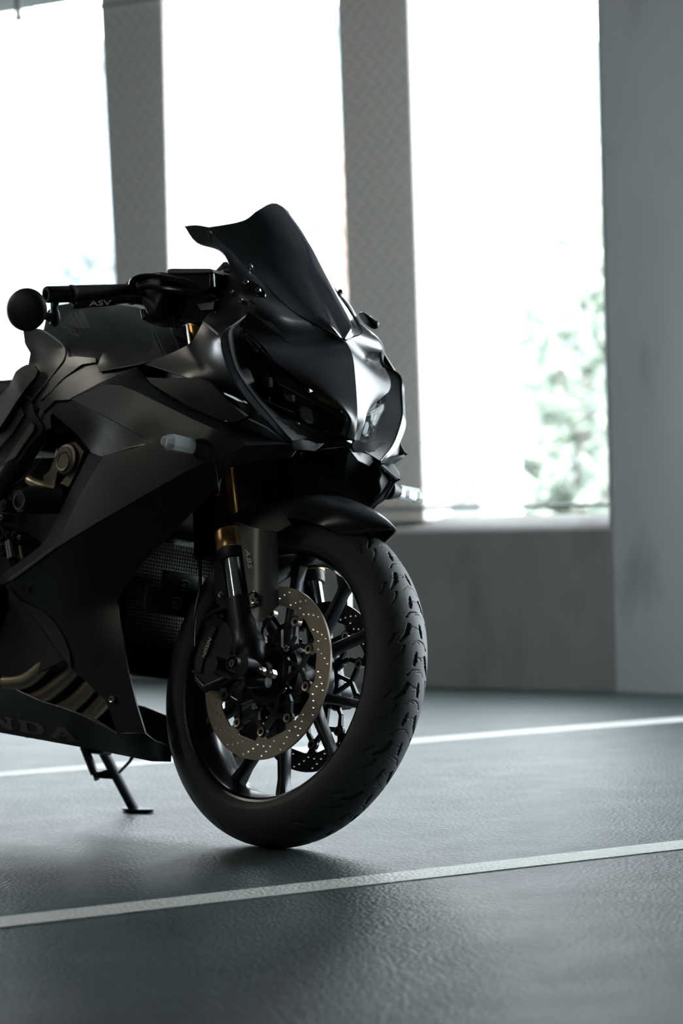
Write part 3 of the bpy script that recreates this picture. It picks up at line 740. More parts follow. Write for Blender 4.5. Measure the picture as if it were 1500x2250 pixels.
# ---- nose cowl
NC = [
 [(405,497,.13),(420,495,.127),(433,495,.122),(447,497,.118),(461,500,.115)],
 [(430,531,.137),(446,525,.132),(462,522,.126),(477,524,.120),(489,530,.114)],
 [(480,546,.142),(491,548,.137),(502,551,.131),(512,556,.124),(519,562,.115)],
 [(502,578,.146),(514,580,.141),(526,582,.133),(537,585,.125),(545,590,.115)],
 [(503,600,.150),(521,603,.146),(541,607,.138),(560,612,.125),(577,620,.111)],
 [(499,624,.154),(526,636,.153),(553,644,.145),(581,650,.125),(606,649,.103)],
 [(548,661,.163),(572,670,.154),(597,676,.138),(620,680,.115),(641,681,.091)],
 [(547,686,.174),(580,698,.158),(614,706,.132),(650,710,.096),(691,710,.056)],
 [(527,711,.186),(568,728,.165),(615,740,.132),(670,745,.080),(751,744,0)],
 [(576,758,.168),(614,770,.147),(662,775,.112),(712,770,.060),(768,765,0)],
 [(602,792,.152),(648,799,.124),(696,800,.086),(740,793,.040),(776,790,0)],
 [(642,823,.118),(684,830,.098),(722,832,.066),(754,828,.030),(780,825,0)],
 [(692,863,.075),(721,868,.070),(746,869,.046),(766,867,.022),(783,864,0)],
 [(741,894,.038),(755,899,.042),(767,903,.027),(776,905,.013),(785,903,0)],
 [(764,919,.021),(770,924,.028),(776,929,.018),(780,932,.009),(784,932,0)],
 [(752,955,.020),(759,960,.027),(766,963,.018),(772,965,.009),(778,966,0)]]
for r in NC[8:]:
    x0, x1, v0 = r[0][0], r[4][0], r[0][2]
    for i in (1, 2, 3): r[i] = (r[i][0], r[i][1], .25*r[i][2] + .75*v0*(1-(r[i][0]-x0)/(x1-x0)))
nose = loft('nose_cowl', NC, 'paint', bike, k=4, th=.0035, sym=False, both=True, outw=BF+BU*.3+RT, sharp=60)
# raised wedge on the flank of the nose cowl
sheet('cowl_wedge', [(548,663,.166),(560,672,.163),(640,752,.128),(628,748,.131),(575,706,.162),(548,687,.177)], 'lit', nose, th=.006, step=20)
# mirror-mount blanking plate
def blank(T, m):
    c = T(B(556, 634, .152)); a = T(B(525, 616, .155)) - T(B(584, 655, .146)); a /= np.linalg.norm(a)
    n0 = -RT if m else RT; n = n0 + BF*.55 + BU*.35; n -= a*(n@a); n /= np.linalg.norm(n); b = np.cross(n, a)
    g = G(); P = [c + a*.032*cos(t) + b*.0105*sin(t) - n*.002 for t in fan(0, 28)]; g.prism(P, n*.0045); o = g.obj('mount_plate', 'gloss', nose, bevel=.001)
    g = G(); P = [c + a*.024*cos(t) + b*.0058*sin(t) + n*.002 for t in fan(0, 20)]; g.prism(P, n*.006); g.obj('mount_bar', 'gloss', nose, bevel=.0015)
    for k in (-.017, .015):
        g = G(); g.lathe(c+a*k+n*.008, n, [(0, .0), (.0022, 0), (.0028, .0022), (.0046, .0022), (.0052, 0), (.0052, -.002)], 14); g.obj('screw', 'steel', nose)
both(blank)
screw(461, 514, .128, .0046, nose, ax=RT*.8+BF*.5+BU*.3)
for q in ((550, 586, .119),): screw(*q, .0046, nose, two=True, ax=RT*.8+BF*.5+BU*.3)
# windscreen
SC = [
 [(461,499,.115),(504,492,.092),(540,482,.072),(568,461,.053),(608,447,0)],
 [(489,530,.114),(527,518,.090),(562,505,.069),(597,490,.043),(633,482,0)],
 [(519,562,.114),(556,550,.088),(591,540,.066),(628,532,.036),(659,530,0)],
 [(545,590,.114),(582,583,.086),(616,578,.063),(652,578,.031),(682,582,0)],
 [(577,620,.110),(611,619,.082),(643,621,.059),(678,627,.029),(702,634,0)],
 [(640,681,.091),(664,679,.067),(689,679,.046),(712,682,.022),(728,688,0)],
 [(690,710,.056),(707,709,.042),(722,710,.029),(733,714,.014),(742,719,0)],
 [(744,740,.011),(746,741,.008),(748,742,.006),(750,742,.003),(752,741,0)]]
scr = loft('windscreen', SC, 'screen', bike, th=.003, outw=BF+BU*.5)
scr['label'] = 'smoked glossy windscreen'
g = G(); P = crom([B(*q) for q in [(461,500,.1165),(489,531,.1155),(519,563,.1155),(545,591,.1155),(577,621,.1115),(640,682,.0925),(691,711,.0575),(745,742,.011),(752,743,0)]], 5)
g.tube(P, .0016, 6); g.obj('screen_edging', 'gloss', scr); g = G(); g.tube([mir(p) for p in P], .0016, 6); g.obj('screen_edging', 'gloss', scr)
# ---- trim strip (dark bezel) around the headlight bay
def strip(name, outer, inner, vo, vi, m, parent, th=.006, lip=None):
    A = crom([B(x, y, v) for (x, y), v in zip(outer, vo)], 4); C = crom([B(x, y, v) for (x, y), v in zip(inner, vi)], 4)
    V, F = grid_mesh(np.array([A, C]), th)
    o = mkobj(name, V, F, m, parent, bevel=.0012); mkobj(name, np.array([mir(p) for p in V]), [f[::-1] for f in F], m, parent, bevel=.0012)
    if lip:
        g = G(); g.tube(C, .0013, 6); g.obj('strip_edge', lip, o); g = G(); g.tube([mir(p) for p in C], .0013, 6); g.obj('strip_edge', lip, o)
    return o
strip('headlight_surround', [(547,684),(512,708),(487,731),(488,767),(503,812),(520,847),(550,888),(590,929),(627,970)],
      [(549,690),(521,712),(503,727),(505,760),(515,800),(528,827),(560,872),(600,920),(642,968)],
      [.176,.20,.238,.240,.232,.222,.198,.165,.125], [.1705,.193,.2255,.2257,.2207,.2125,.188,.1555,.1155], 'trim', bike, lip='greyband')
# inner wall of the headlight bay
BAY = [(549,690,.170),(521,712,.192),(503,727,.225),(505,760,.225),(515,800,.220),(528,827,.212),(560,872,.1875),(600,920,.155),(642,968,.115)]
INN = [(535,712,.160),(530,722,.160),(526,735,.163),(532,765,.160),(545,800,.150),(560,840,.140),(590,885,.120),(640,925,.090),(700,958,.045)]
A = crom([B(*p) for p in BAY], 4); C = crom([B(*p) for p in INN], 4)
V, F = grid_mesh(np.array([A, C]), 0); mkobj('headlight_bay', V, F, 'plastic', bike); mkobj('headlight_bay', np.array([mir(p) for p in V]), [f[::-1] for f in F], 'plastic', bike)
sheet('bay_panel', [(530,745,.170),(560,820,.155),(552,815,.16),(530,800,.170),(524,770,.176)], 'texture', bike, th=.003)
# lower lip below the lights
sheet('chin_panel', [(640,965,.110),(660,964,.092),(695,970,.050),(713,974,.032),(693,991,.056),(643,988,.100)], 'paint2', bike, step=12, th=.004)
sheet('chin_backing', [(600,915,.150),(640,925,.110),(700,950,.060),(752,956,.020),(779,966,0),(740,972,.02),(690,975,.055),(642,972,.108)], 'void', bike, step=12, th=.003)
# headlights
HL = [(528,727,.172),(545,738,.172),(573,768,.160),(607,808,.143),(645,838,.118),(700,878,.068),(740,899,.038),(761,917,.021),(762,935,.020),(747,953,.024),(730,955,.034),(690,942,.070),(640,922,.110),(580,888,.142),(556,866,.158),(557,845,.163),(566,826,.165),(552,790,.170),(536,750,.173)]
def hl_fn(): 
    return rbf(HL + [(600,835,.152),(660,880,.102),(715,915,.056)])
hf = hl_fn()
for sd in (0, 1):
    T = (lambda p: p) if sd == 0 else mir
    def shp(name, ol, m, par, dv, th, step=10, flat=False, bevel=.0008):
        V, F = cdt(ol, step); P = np.array([B(x, y, hf(x, y)+dv) for x, y in V]); Vv, Ff = thicken(P, F, th)
        if sd: Vv = np.array([mir(p) for p in Vv]); Ff = [f[::-1] for f in Ff]
        return mkobj(name, Vv, Ff, m, par, bevel=bevel)
    hs = shp('headlight', HL, 'gloss', bike, -.030, .004, 12)
    hs['label'] = 'dark slanting headlight unit'
    shp('light_guide', [(529,729),(536,731),(575,770),(560,778),(545,765),(535,745)], 'plastic', hs, -.010, .006)
    for i in range(7):
        x, y = 533+4.6*i, 737+5.6*i
        for j in (0, 1):
            g = G(); c = B(x+j*5, y-2+j*2.5, hf(x, y)-.0045); g.box(T(c), T(c+BF*.0016)-T(c), T(c+BU*.0018)-T(c), T(c+RT*.0016)-T(c)); g.obj('light_facet', 'reflect', hs)
    shp('lamp_shelf', [(555,793),(575,805),(640,845),(745,905),(755,925),(700,905),(640,868),(590,838),(566,826)], 'plastic', hs, -.016, .006)
    shp('reflector_bowl', [(655,850),(700,880),(738,902),(756,920),(745,946),(725,948),(690,936),(650,912)], 'reflect' if sd else 'gloss', hs, -.020, .004)  # pale far bowl, black near bowl: the uneven light put into the colour
    shp('reflector_cell', [(573,828),(596,828),(598,852),(578,850)], 'cell', hs, -.012, .010)
    shp('reflector_edge', [(590,828),(597,830),(597,852),(590,850)], 'reflect', hs, -.007, .004)
    shp('reflector_edge', [(581,815),(590,820),(590,828),(582,826)], 'greyband', hs, -.009, .004)
    shp('reflector_cell', [(624,868),(648,868),(649,884),(632,880)], 'cell', hs, -.012, .010)
    shp('reflector_edge', [(643,867),(648,869),(648,882),(643,880)], 'reflect', hs, -.007, .004)
    shp('reflector_edge', [(623,858),(636,864),(636,870),(625,866)], 'greyband', hs, -.009, .004)
    shp('projector_bowl', [(660,900),(668,892),(684,900),(690,926),(675,930),(662,918)], 'cell', hs, -.010, .012)
    shp('reflector_edge', [(670,921),(684,927),(688,932),(674,928)], 'reflect', hs, -.006, .003)
    shp('reflector_fin', [(618,902),(648,911),(645,920),(636,916)], 'greyband', hs, -.008, .002); shp('reflector_fin', [(624,905),(645,912),(642,917),(636,914)], 'gloss', hs, -.0068, .002)
    g = G(); P = [T(B(x, y, hf(x, y)-.006)) for x, y in [(556,863),(575,875),(600,888),(625,898),(645,906)]]; g.tube(crom(P, 4), .0011, 6); g.obj('lamp_edge', 'reflect', hs)
    g = G(); P = [T(B(x, y, hf(x, y)-.006)) for x, y in [(592,885),(592,873)]]; g.tube(P, .0010, 6); g.obj('lamp_edge', 'reflect', hs)
    g = G(); P = [T(B(x, y, hf(x, y)-.006)) for x, y in [(612,844),(660,868),(715,896),(756,922),(747,950)]]; g.tube(crom(P, 4), .0009, 6); g.obj('lamp_edge', 'greyband', hs)
    o = shp('headlight_lens', HL, 'lens', hs, .0, .0025, 12)
    if sd:
        g = G(); c = mir(B(540, 735, .178)); g.box(c+BU*.0, BF*.003, BL*.006, BU*.012); g.obj('amber_marker', 'orange', bike, bevel=.003)
# ---- upper side cowl
UC = [
 [(499,624,.154),(515,636,.156),(532,648,.159),(548,661,.163)],
 [(484,655,.162),(503,666,.165),(523,676,.169),(546,686,.176)],
 [(450,699,.186),(462,711,.193),(475,723,.208),(487,732,.236)],
 [(423,747,.192),(443,757,.202),(465,765,.218),(488,768,.239)],
 [(392,768,.192),(430,789,.206),(467,803,.222),(503,812,.231)],
 [(350,785,.193),(395,805,.208),(455,828,.224),(520,847,.221)],
 [(312,799,.195),(365,815,.210),(440,842,.222),(548,886,.198)]]
uc = loft('upper_side_cowl', UC, 'paint', bike, k=3, sym=False, th=.004, both=True, sharp=30)
for q in ((510, 643, .162), (530, 661, .168)): screw(*q, .0042, uc, two=True, ax=RT*.8+BF*.45+BU*.2)
sheet('cowl_crease', [(443,706,.197),(448,703,.199),(481,731,.226),(480,738,.229)], 'lit', uc, th=.004, step=30)  # light line along the crease, painted as a brighter sheet
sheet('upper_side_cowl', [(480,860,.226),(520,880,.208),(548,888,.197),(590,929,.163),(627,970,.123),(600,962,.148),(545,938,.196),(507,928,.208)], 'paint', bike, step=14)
sheet('cowl_highlight_fold', [(505,926,.211),(545,922,.206),(585,940,.172),(627,970,.124),(612,966,.138),(570,952,.176)], 'lit', bike, step=14, th=.005)  # highlight on the fold, put into the lighter paint
sheet('duct_panel', [(320,829,.200),(360,831,.212),(438,829,.229),(462,840,.232),(480,860,.230),(515,895,.218),(540,915,.208),(525,924,.208),(507,928,.211),(480,921,.217),(425,898,.219),(333,844,.208)], 'texture', bike, [(420,865,.226)], dv=.004, th=.008, step=14)
# ---- main side cowl
SD = [(154,877,.216),(224,846,.226),(262,846,.232),(300,860,.236),(339,879,.240),(425,921,.244),(480,946,.236),(545,979,.200),(528,985,.203),(496,1003,.214),(441,1019,.236),(400,1041,.240),(320,1087,.240),(205,1154,.230),(122,1205,.216),(26,1276,.196),(10,1280,.193),(30,1262,.198),(112,1205,.215),(134,1180,.219),(173,1093,.228),(224,1004,.238),(322,977,.244),(324,971,.244),(322,965,.243),(240,920,.230)]
sc_ = sheet('side_cowl', SD, 'paint2', bike, [(437,985,.247),(300,930,.243),(380,1000,.246)], step=18)
sc_['label'] = 'large graphite side cowl panel'
sheet('cowl_top_band', [(154,875,.206),(215,843,.203),(298,805,.199),(320,829,.200),(333,844,.206),(425,898,.217),(480,921,.215),(507,928,.208),(600,965,.146),(637,975,.120),(545,979,.196),(480,946,.231),(425,921,.239),(339,879,.235),(300,860,.231),(262,846,.227),(224,846,.221)], 'paint', bike, step=14)
sheet('cowl_recess', [(160,879,.212),(240,921,.226),(322,966,.240),(324,971,.241),(322,976,.240),(224,1003,.222),(205,1000,.200),(170,955,.195),(112,905,.200),(120,895,.203)], 'plastic', bike, [(210,950,.203)], step=12)
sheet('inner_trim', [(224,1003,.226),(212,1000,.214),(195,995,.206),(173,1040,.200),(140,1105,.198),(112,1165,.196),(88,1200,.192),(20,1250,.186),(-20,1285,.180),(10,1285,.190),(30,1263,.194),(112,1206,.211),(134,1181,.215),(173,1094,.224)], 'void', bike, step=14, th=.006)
sheet('recess_rib', [(225,1000,.224),(250,990,.232),(320,978,.240),(318,972,.238),(250,982,.222),(212,990,.205)], 'paint', bike, step=14)
# ---- lower cowl and belly
LC = [(10,1281,.188),(26,1277,.191),(122,1206,.211),(205,1155,.225),(320,1088,.235),(400,1042,.235),(441,1020,.231),(496,1004,.210),(528,986,.199),
      (500,1030,.196),(470,1075,.190),(400,1150,.178),(310,1240,.165),(270,1295,.160),(258,1320,.160),(262,1360,.160),(269,1396,.160),(280,1469,.160),(300,1550,.160),(319,1612,.158),
      (258,1612,.163),(232,1539,.166),(193,1502,.168),(157,1469,.170),(120,1421,.172),(90,1375,.175),(48,1325,.180),(22,1310,.184)]
lc = sheet('lower_cowl', LC, 'deep', bike, [(250,1180,.205),(170,1300,.190),(350,1110,.213),(200,1420,.175)], step=20)
BP = [(-60,1508,.150),(0,1511,.158),(36,1516,.162),(90,1540,.165),(140,1556,.166),(193,1577,.165),(258,1612,.163),(319,1612,.156),(340,1628,.130),(368,1638,.095),(376,1655,.075),(376,1674,.070),(333,1673,.105),(260,1658,.125),(179,1642,.138),(90,1626,.143),(0,1610,.147),(-60,1600,.148)]
bp = sheet('belly_pan', BP, 'paint', bike, [(150,1600,.160),(280,1645,.142)], step=16)
hb = rbf([p for p in BP]+[(150,1600,.160),(280,1645,.142)])
def seam(name, pts, r, m, par, kind=None):
    P = crom([B(*p) for p in pts], 4)
    for T in (lambda p: p, mir): g = G(); g.tube([T(p) for p in P], r, 6); g.obj(name, m, par)
seam('cowl_edge', [(36,1516,.163),(90,1540,.166),(140,1556,.167),(193,1577,.166),(258,1612,.164)], .0014, 'lit', bp)
seam('cowl_edge', [(193,1571,.168),(225,1590,.167),(258,1611,.165)], .0011, 'lit', bp)
screw(247, 1537, .168, .0068, lc, two=True, ax=RT+BF*.3)
g = G(); c = B(59, 1291, .190); g.lathe(c, RT, [(0, 0), (.008, 0), (.0095, .0015), (.0105, 0)], 24); g.obj('rubber_plug', 'gloss', lc)
SLAB = {'H': [[(0,0),(.36,0),(.36,.13),(.30,.13),(.30,.42),(.62,.42),(.62,.13),(.56,.13),(.56,0),(.92,0),(.92,.13),(.86,.13),(.86,.87),(.92,.87),(.92,1),(.56,1),(.56,.87),(.62,.87),(.62,.56),(.30,.56),(.30,.87),(.36,.87),(.36,1),(0,1),(0,.87),(.06,.87),(.06,.13),(0,.13)]],
 'O': [[(.46+.46*cos(a), .5+.5*sin(a)) for a in fan(0, 28)], [(.46+.21*cos(a), .5+.36*sin(a)) for a in fan(0, 28)]],
 'N': [[(0,0),(.32,0),(.32,.13),(.24,.13),(.24,.62),(.66,0),(.88,0),(.88,.87),(.96,.87),(.96,1),(.64,1),(.64,.87),(.72,.87),(.72,.42),(.32,1),(0,1),(0,.87),(.08,.87),(.08,.13),(0,.13)]],
 'D': [[(0,0),(.50,0),(.70,.04),(.84,.14),(.92,.32),(.94,.5),(.92,.68),(.84,.86),(.70,.96),(.50,1),(0,1),(0,.87),(.07,.87),(.07,.13),(0,.13)], [(.32,.14),(.50,.14),(.62,.22),(.68,.36),(.69,.5),(.68,.64),(.62,.78),(.50,.86),(.32,.86)]],
 'A': [[(0,0),(.34,0),(.34,.13),(.26,.13),(.31,.25),(.64,.25),(.69,.13),(.60,.13),(.60,0),(1.02,0),(1.02,.13),(.95,.13),(.62,1),(.34,1),(.06,.13),(0,.13)], [(.36,.38),(.59,.38),(.475,.70)]]}
for i_, ch in enumerate('HONDA'):
    pl_ = SLAB[ch]; V, F = cdt(pl_[0], .12, holes=pl_[1:])
    def pp(x, y): q = (-160+(i_*1.14+x)*59.5-y*5, 1570.5+(i_*1.14+x)*10.8-y*27); return B(q[0], q[1], hb(*q)+.0012)
    V, F = thicken([pp(x, y) for x, y in V], F, .0006); mkobj('maker_letter', V, F, 'mark2', bp, smooth=False)
if 0: text_mesh('HONDA', lambda u, v: B(-113+u*48.5-v*9-3, 1577.5+u*10.4-v*44-u*.0, hb(-113+u*48.5-v*9, 1577.5+u*10.4-v*44)+.0012), 'mark2', 'maker_lettering', bp, bold=.035, spacing=1.06, sx=1.18)
# curved arm below the side cowl
sheet('lower_cowl_arm', [(18,1290,.190),(45,1322,.182),(60,1330,.182),(95,1345,.180),(120,1368,.178),(140,1400,.176),(152,1432,.174),(157,1469,.172),(120,1421,.172),(90,1375,.175),(48,1325,.180),(22,1310,.184)], 'texture', bike, dv=.003, step=14, th=.003)
# inner cowl panels behind the forks
sheet('inner_cowl', [(528,985,.194),(637,976,.115),(650,990,.112),(640,1003,.118),(560,1012,.165),(500,1030,.192)], 'plastic', bike, step=14, th=.003)
def finner(T, m):
    P = [B(837,1020,-.218),(B(857,1053,-.238)),B(845,1090,-.222),B(823,1117,-.205),B(807,1134,-.195),B(760,1140,-.165),B(700,1130,-.13),B(655,1100,-.11),B(655,1020,-.10),B(700,990,-.085),B(767,983,-.06),B(787,1010,-.11),B(810,1022,-.16)]
    if not m: P = [mir(p) for p in P]
    c = sum(P)/len(P); V = P + [p*.5+c*.5 - BF*.01 for p in P] + [c - BF*.012]; n = len(P)
    F = [[i, (i+1) % n, n+(i+1) % n, n+i] for i in range(n)] + [[n+i, n+(i+1) % n, 2*n] for i in range(n)]
    V, F = thicken(V, F, .004, BF); mkobj('front_inner_panel', V, F, 'paint', bike, bevel=.001)
    g = G(); g.tube(crom([P[i] for i in (10, 11, 12)], 4), .0020, 8); g.obj('panel_edge', 'greyband', bike)
finner(mir, True)
finner(mir, False)
# ---- turn signals
def signal(T, m):
    c0 = T(B(437, 985, .250)); d = (-RT if m else RT); dd = T(B(437, 985, .250)+RT)-T(B(437, 985, .250))
    up = BU - BU@dd*dd; fw = BF
    g = G(); g.tube([c0-dd*.008, c0+dd*.004, c0+dd*.012, c0+dd*.020], [.019, .017, .013, .011], 24); o = g.obj('turn_signal', 'plastic', bike)
    o['label'] = 'clear-lens turn signal on a black rubber stalk'
    def ring(k, a, b, q=0.): return [c0 + dd*k + up*y*a + fw*(x*b) for x, y in ((1, .45), (.6, 1), (-.6, 1), (-1, .45), (-1, -.45), (-.6, -1), (.6, -1), (1, -.45))]
    ks = [(.012, .5, .6), (.020, .92, .95), (.070, .98, 1), (.083, .55, .7), (.086, .35, .5)]
    R_ = [ring(k, .0145*a, .0125*b) for k, a, b in ks]; V = np.array(R_).reshape(-1, 3); n = 8
    F = [[i*n+j, i*n+(j+1) % n, (i+1)*n+(j+1) % n, (i+1)*n+j] for i in range(4) for j in range(n)] + [list(range(n))[::-1], [4*n+j for j in range(n)]]
    g = G(); g.add(V, F); g.obj('signal_lens', 'clear', o, smooth=False, bevel=.0012)
    g = G(); g.box(c0+dd*.047-fw*.004, dd*.030, up*.0085, fw*.002); g.obj('signal_reflector', 'reflect', o, smooth=False)
    for k in (.024, .030, .036, .052, .058, .064):
        g = G(); g.box(c0+dd*k, dd*.0018, up*.0075, fw*.0035); g.obj('reflector_rib', 'chrome', o, smooth=False)
both(signal)
# ---- fuel tank
TK = [(104,682,.055),(125,671,.035),(156,666,.02),(200,665,.0),(240,667,.0),(300,675,.0),(345,687,.02),(367,699,.07),(376,722,.12),(385,746,.145),(392,768,.165),(350,787,.185),(312,800,.195),(298,806,.196),(215,843,.196),(160,877,.196),(120,880,.190),(95,905,.185),(69,880,.178),(96,848,.178),(121,817,.176),(141,786,.172),(140,761,.165),(118,742,.13),(95,725,.10)]
TC = [(225,725,.125),(180,700,.09),(280,720,.115),(330,740,.140),(166,785,.172),(210,790,.178),(218,818,.188),(260,780,.170),(340,770,.172),(160,745,.145),(250,690,.06)]
tank = sheet('fuel_tank', TK, 'tank', bike, TC, step=14, th=.003)
tkf = rbf(TK+TC)
T2 = [(50,725,.09),(60,721,.085),(70,722,.09),(95,725,.102),(118,742,.132),(140,761,.167),(142,775,.171),(141,786,.174),(121,817,.178),(96,848,.180),(69,880,.180),(58,872,.180),(30,872,.182),(20,885,.18),(40,850,.172),(62,800,.155),(66,776,.140),(54,755,.115)]
t2 = sheet('tank_rear_panel', T2, 'lit', bike, [(95,760,.142),(105,800,.170),(80,775,.135),(80,820,.165)], step=12)  # flank that catches the light, painted brighter than the tank
t2['label'] = 'metallic rear flank of the tank, painted brighter as if lit'
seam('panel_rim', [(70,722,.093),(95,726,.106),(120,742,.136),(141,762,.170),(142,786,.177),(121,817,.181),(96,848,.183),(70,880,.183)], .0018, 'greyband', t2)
sheet('tank_facet', [(215,799,.180),(225,775,.174),(255,770,.168),(330,752,.150),(336,725,.122),(346,752,.155),(361,783,.186),(312,799,.197),(217,817,.191)], 'lit', tank, dv=.003, step=12, th=.003)  # lit facet of the tank, brightness put into the paint
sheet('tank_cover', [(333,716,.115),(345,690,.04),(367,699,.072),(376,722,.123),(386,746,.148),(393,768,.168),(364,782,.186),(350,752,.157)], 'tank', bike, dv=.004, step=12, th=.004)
sheet('tank_scoop', [(142,787,.175),(166,783,.177),(210,787,.183),(211,796,.184),(180,800,.184),(140,830,.184),(110,862,.185),(88,880,.184),(120,822,.180)], 'lit', bike, dv=.001, step=12, th=.003)  # carries the ridge highlight as lighter paint
seam('crease_line', [(218,676,.02),(235,692,.055),(255,712,.098)], .0016, 'lit', tank)
# wing emblem and small lettering on the tank
def feather(pts, par):
    V, F = cdt(pts, 5); P = np.array([B(x, y, tkf(x, y)+.0012) for x, y in V]); Vv, Ff = thicken(P, F, .0005); mkobj('emblem_feather', Vv, Ff, 'mark3', par, smooth=False)
em = [((180,680),(191,702),(199,719),(192,722),(178,700),(172,684)), ((168,684),(183,709),(188,722),(180,722),(168,702),(162,688)), ((157,689),(171,711),(176,721),(168,719),(157,704),(152,692)),
      ((148,694),(160,711),(165,718),(157,715),(147,702),(145,697)), ((142,700),(150,709),(155,714),(148,711),(142,705),(140,702))]
for p in em: feather(list(p), tank)
text_mesh('HONDA', lambda u, v: B(120+u*9.4+v*5.0, 708+u*6.2-v*8.5, tkf(120+u*9.4+v*5.0, 708+u*6.2-v*8.5)+.0012), 'mark3', 'maker_lettering', tank, bold=.03, sx=1.1)
# knee pad, seat and frame covers
sheet('knee_pad', [(-30,905,.165),(0,880,.172),(18,852,.172),(34,816,.170),(46,806,.168),(58,800,.170),(76,803,.176),(83,813,.182),(79,826,.186),(58,852,.190),(34,885,.192),(0,940,.192),(-30,975,.190)], 'texture', bike, [(40,840,.190)], dv=.006, step=10, th=.008)
FC = [(-60,960,.16),(-20,930,.165),(10,900,.172),(34,884,.178),(50,873,.182),(62,876,.184),(72,890,.187),(74,905,.187),(95,938,.183),(92,950,.181),(60,985,.180),(45,1010,.178),(30,1022,.176),(0,1034,.172),(-60,1060,.165)]
fc = sheet('frame_cover', FC, 'plastic', bike, step=14)
sheet('grey_inset', [(-40,950,.168),(0,921,.172),(40,894,.181),(47,897,.183),(52,911,.184),(26,953,.180),(0,982,.176),(-30,1020,.17)], 'inset', fc, dv=.0035, step=16, th=.003)
sheet('grey_inset', [(68,927,.184),(75,935,.184),(74,944,.184),(69,953,.183),(50,980,.181),(33,1006,.179),(17,1013,.177),(3,1024,.175),(20,1000,.177),(45,965,.181)], 'inset', fc, dv=.0035, step=16, th=.003)
seam('cover_edge', [(38,870,.180),(48,866,.184),(58,869,.186),(70,880,.189)], .0013, 'inset', fc)
seat = sheet('seat', [(-60,905,.13),(-30,888,.14),(0,868,.150),(18,850,.155),(30,870,.165),(0,905,.170),(-60,960,.165)], 'texture', bike, step=14, th=.02)
g = G(); P = [toW(q) for q in [(-.62, -.13, .80), (-.62, .13, .80), (-1.05, .13, .80), (-1.45, .08, .95), (-1.72, .03, 1.04), (-1.72, -.03, 1.04), (-1.45, -.08, .95), (-1.05, -.13, .80)]]; g.prism(P, -BU*.085); g.obj('tail_unit', 'paint', bike, bevel=.02, bseg=3)
g = G(); P = [toW(q) for q in [(-.66, -.10, .86), (-.66, .10, .86), (-.86, .13, .835), (-1.12, .13, .86), (-1.34, .09, .93), (-1.34, -.09, .93), (-1.12, -.13, .86), (-.86, -.13, .835)]]; g.prism(P, -BU*.07); g.obj('seat_cushion', 'texture', bike, bevel=.02, bseg=3)
# ---- frame spar, engine and its covers
def engine_box(name, us, vs, ws, m='plastic', bevel=.01, par=None):
    g = G(); c = toW(((us[0]+us[1])/2, (vs[0]+vs[1])/2, (ws[0]+ws[1])/2)); g.box(c, BF*(us[1]-us[0])/2, RT*(vs[1]-vs[0])/2, BU*(ws[1]-ws[0])/2); return g.obj(name, m, par or bike, bevel=bevel, bseg=3)
eng = engine_box('engine_block', (-.92, -.45), (-.13, .12), (.30, .70), 'plastic', .03)
engine_box('cylinder_head', (-.60, -.37), (-.13, .10), (.56, .80), 'plastic', .03, eng)
engine_box('air_box', (-.62, -.30), (-.13, .12), (.74, .90), 'plastic', .03)
for T in (lambda p: p, mir):
    P = crom([T(B(*q)) for q in [(200,862,.150),(150,880,.158),(118,905,.160),(88,945,.160),(40,1015,.158),(0,1075,.155),(-60,1170,.15),(-110,1290,.145)]], 5)
    g = G(); g.tube(P, [.022]*len(P), 18); g.obj('frame_spar', 'tank', bike)
fr = sheet('spar_lit_face', [(95,905,.178),(118,880,.183),(150,862,.185),(175,855,.186),(130,898,.186),(110,912,.184),(113,940,.180),(100,945,.179),(92,930,.180)], 'lit', bike, step=10, th=.004)  # lit stretch of the spar, laid on as a brighter sheet
# clutch-side covers
def disc_at(x, y, v, prof, m, par, name, n=40): g = G(); c = B(x, y, v); g.lathe(c, RT, prof, n); return g.obj(name, m, par)
gp = disc_at(150, 1010, .150, [(0, .012), (.020, .012), (.023, .009), (.028, .008), (.030, 0), (.030, -.03)], 'cast2', eng, 'cam_cover')
sheet('cast_bracket', [(95,1046,.150),(108,1036,.152),(122,1000,.155),(126,994,.156),(133,1003,.157),(130,1025,.157),(124,1045,.155),(118,1072,.150),(96,1062,.149)], 'cast2', eng, step=8, th=.015, both=False)
sheet('cast_bracket', [(150,975,.150),(165,970,.150),(184,992,.150),(168,1035,.150),(150,1070,.150),(132,1062,.148),(150,1040,.15)], 'cast2', eng, step=8, th=.02, both=False)
disc_at(140, 1014, .160, [(0, -.006), (.0135, -.004), (.0150, .003), (.0180, .004), (.0185, .0), (.0185, -.012)], 'cast2', eng, 'round_cap')
disc_at(140, 1014, .158, [(0, .0), (.0135, .0015), (.0145, .0025)], 'gloss', eng, 'cap_plug')
g = G(); g.tube([B(138,1095,.13), B(80,1098,.165), B(52,1100,.19), B(42,1101,.20)], [.028, .027, .024, .021], 32); st = g.obj('frame_slider', 'plastic', bike)
g = G(); g.lathe(B(42,1101,.2015), RT, [(.0140, -.010), (.0142, .0012), (.0162, .0012), (.0166, -.002)], 40); g.obj('slider_ring', 'steel', st)
g = G(); g.lathe(B(42,1101,.2015), RT, [(0, -.008), (.014, -.008)], 30); g.obj('slider_bore', 'gloss', st)
g = G(); g.tube(crom([B(62,1052,.165), B(72,1060,.168), B(90,1066,.165), B(120,1075,.15)], 4), [.006]+[.009]*11+[.010], 12); g.obj('coolant_hose', 'bronze', eng)
g = G(); g.tube([B(26,1068,.16), B(60,1045,.16), B(95,1005,.16)], .0012, 6); g.obj('cable', 'greyband', eng)
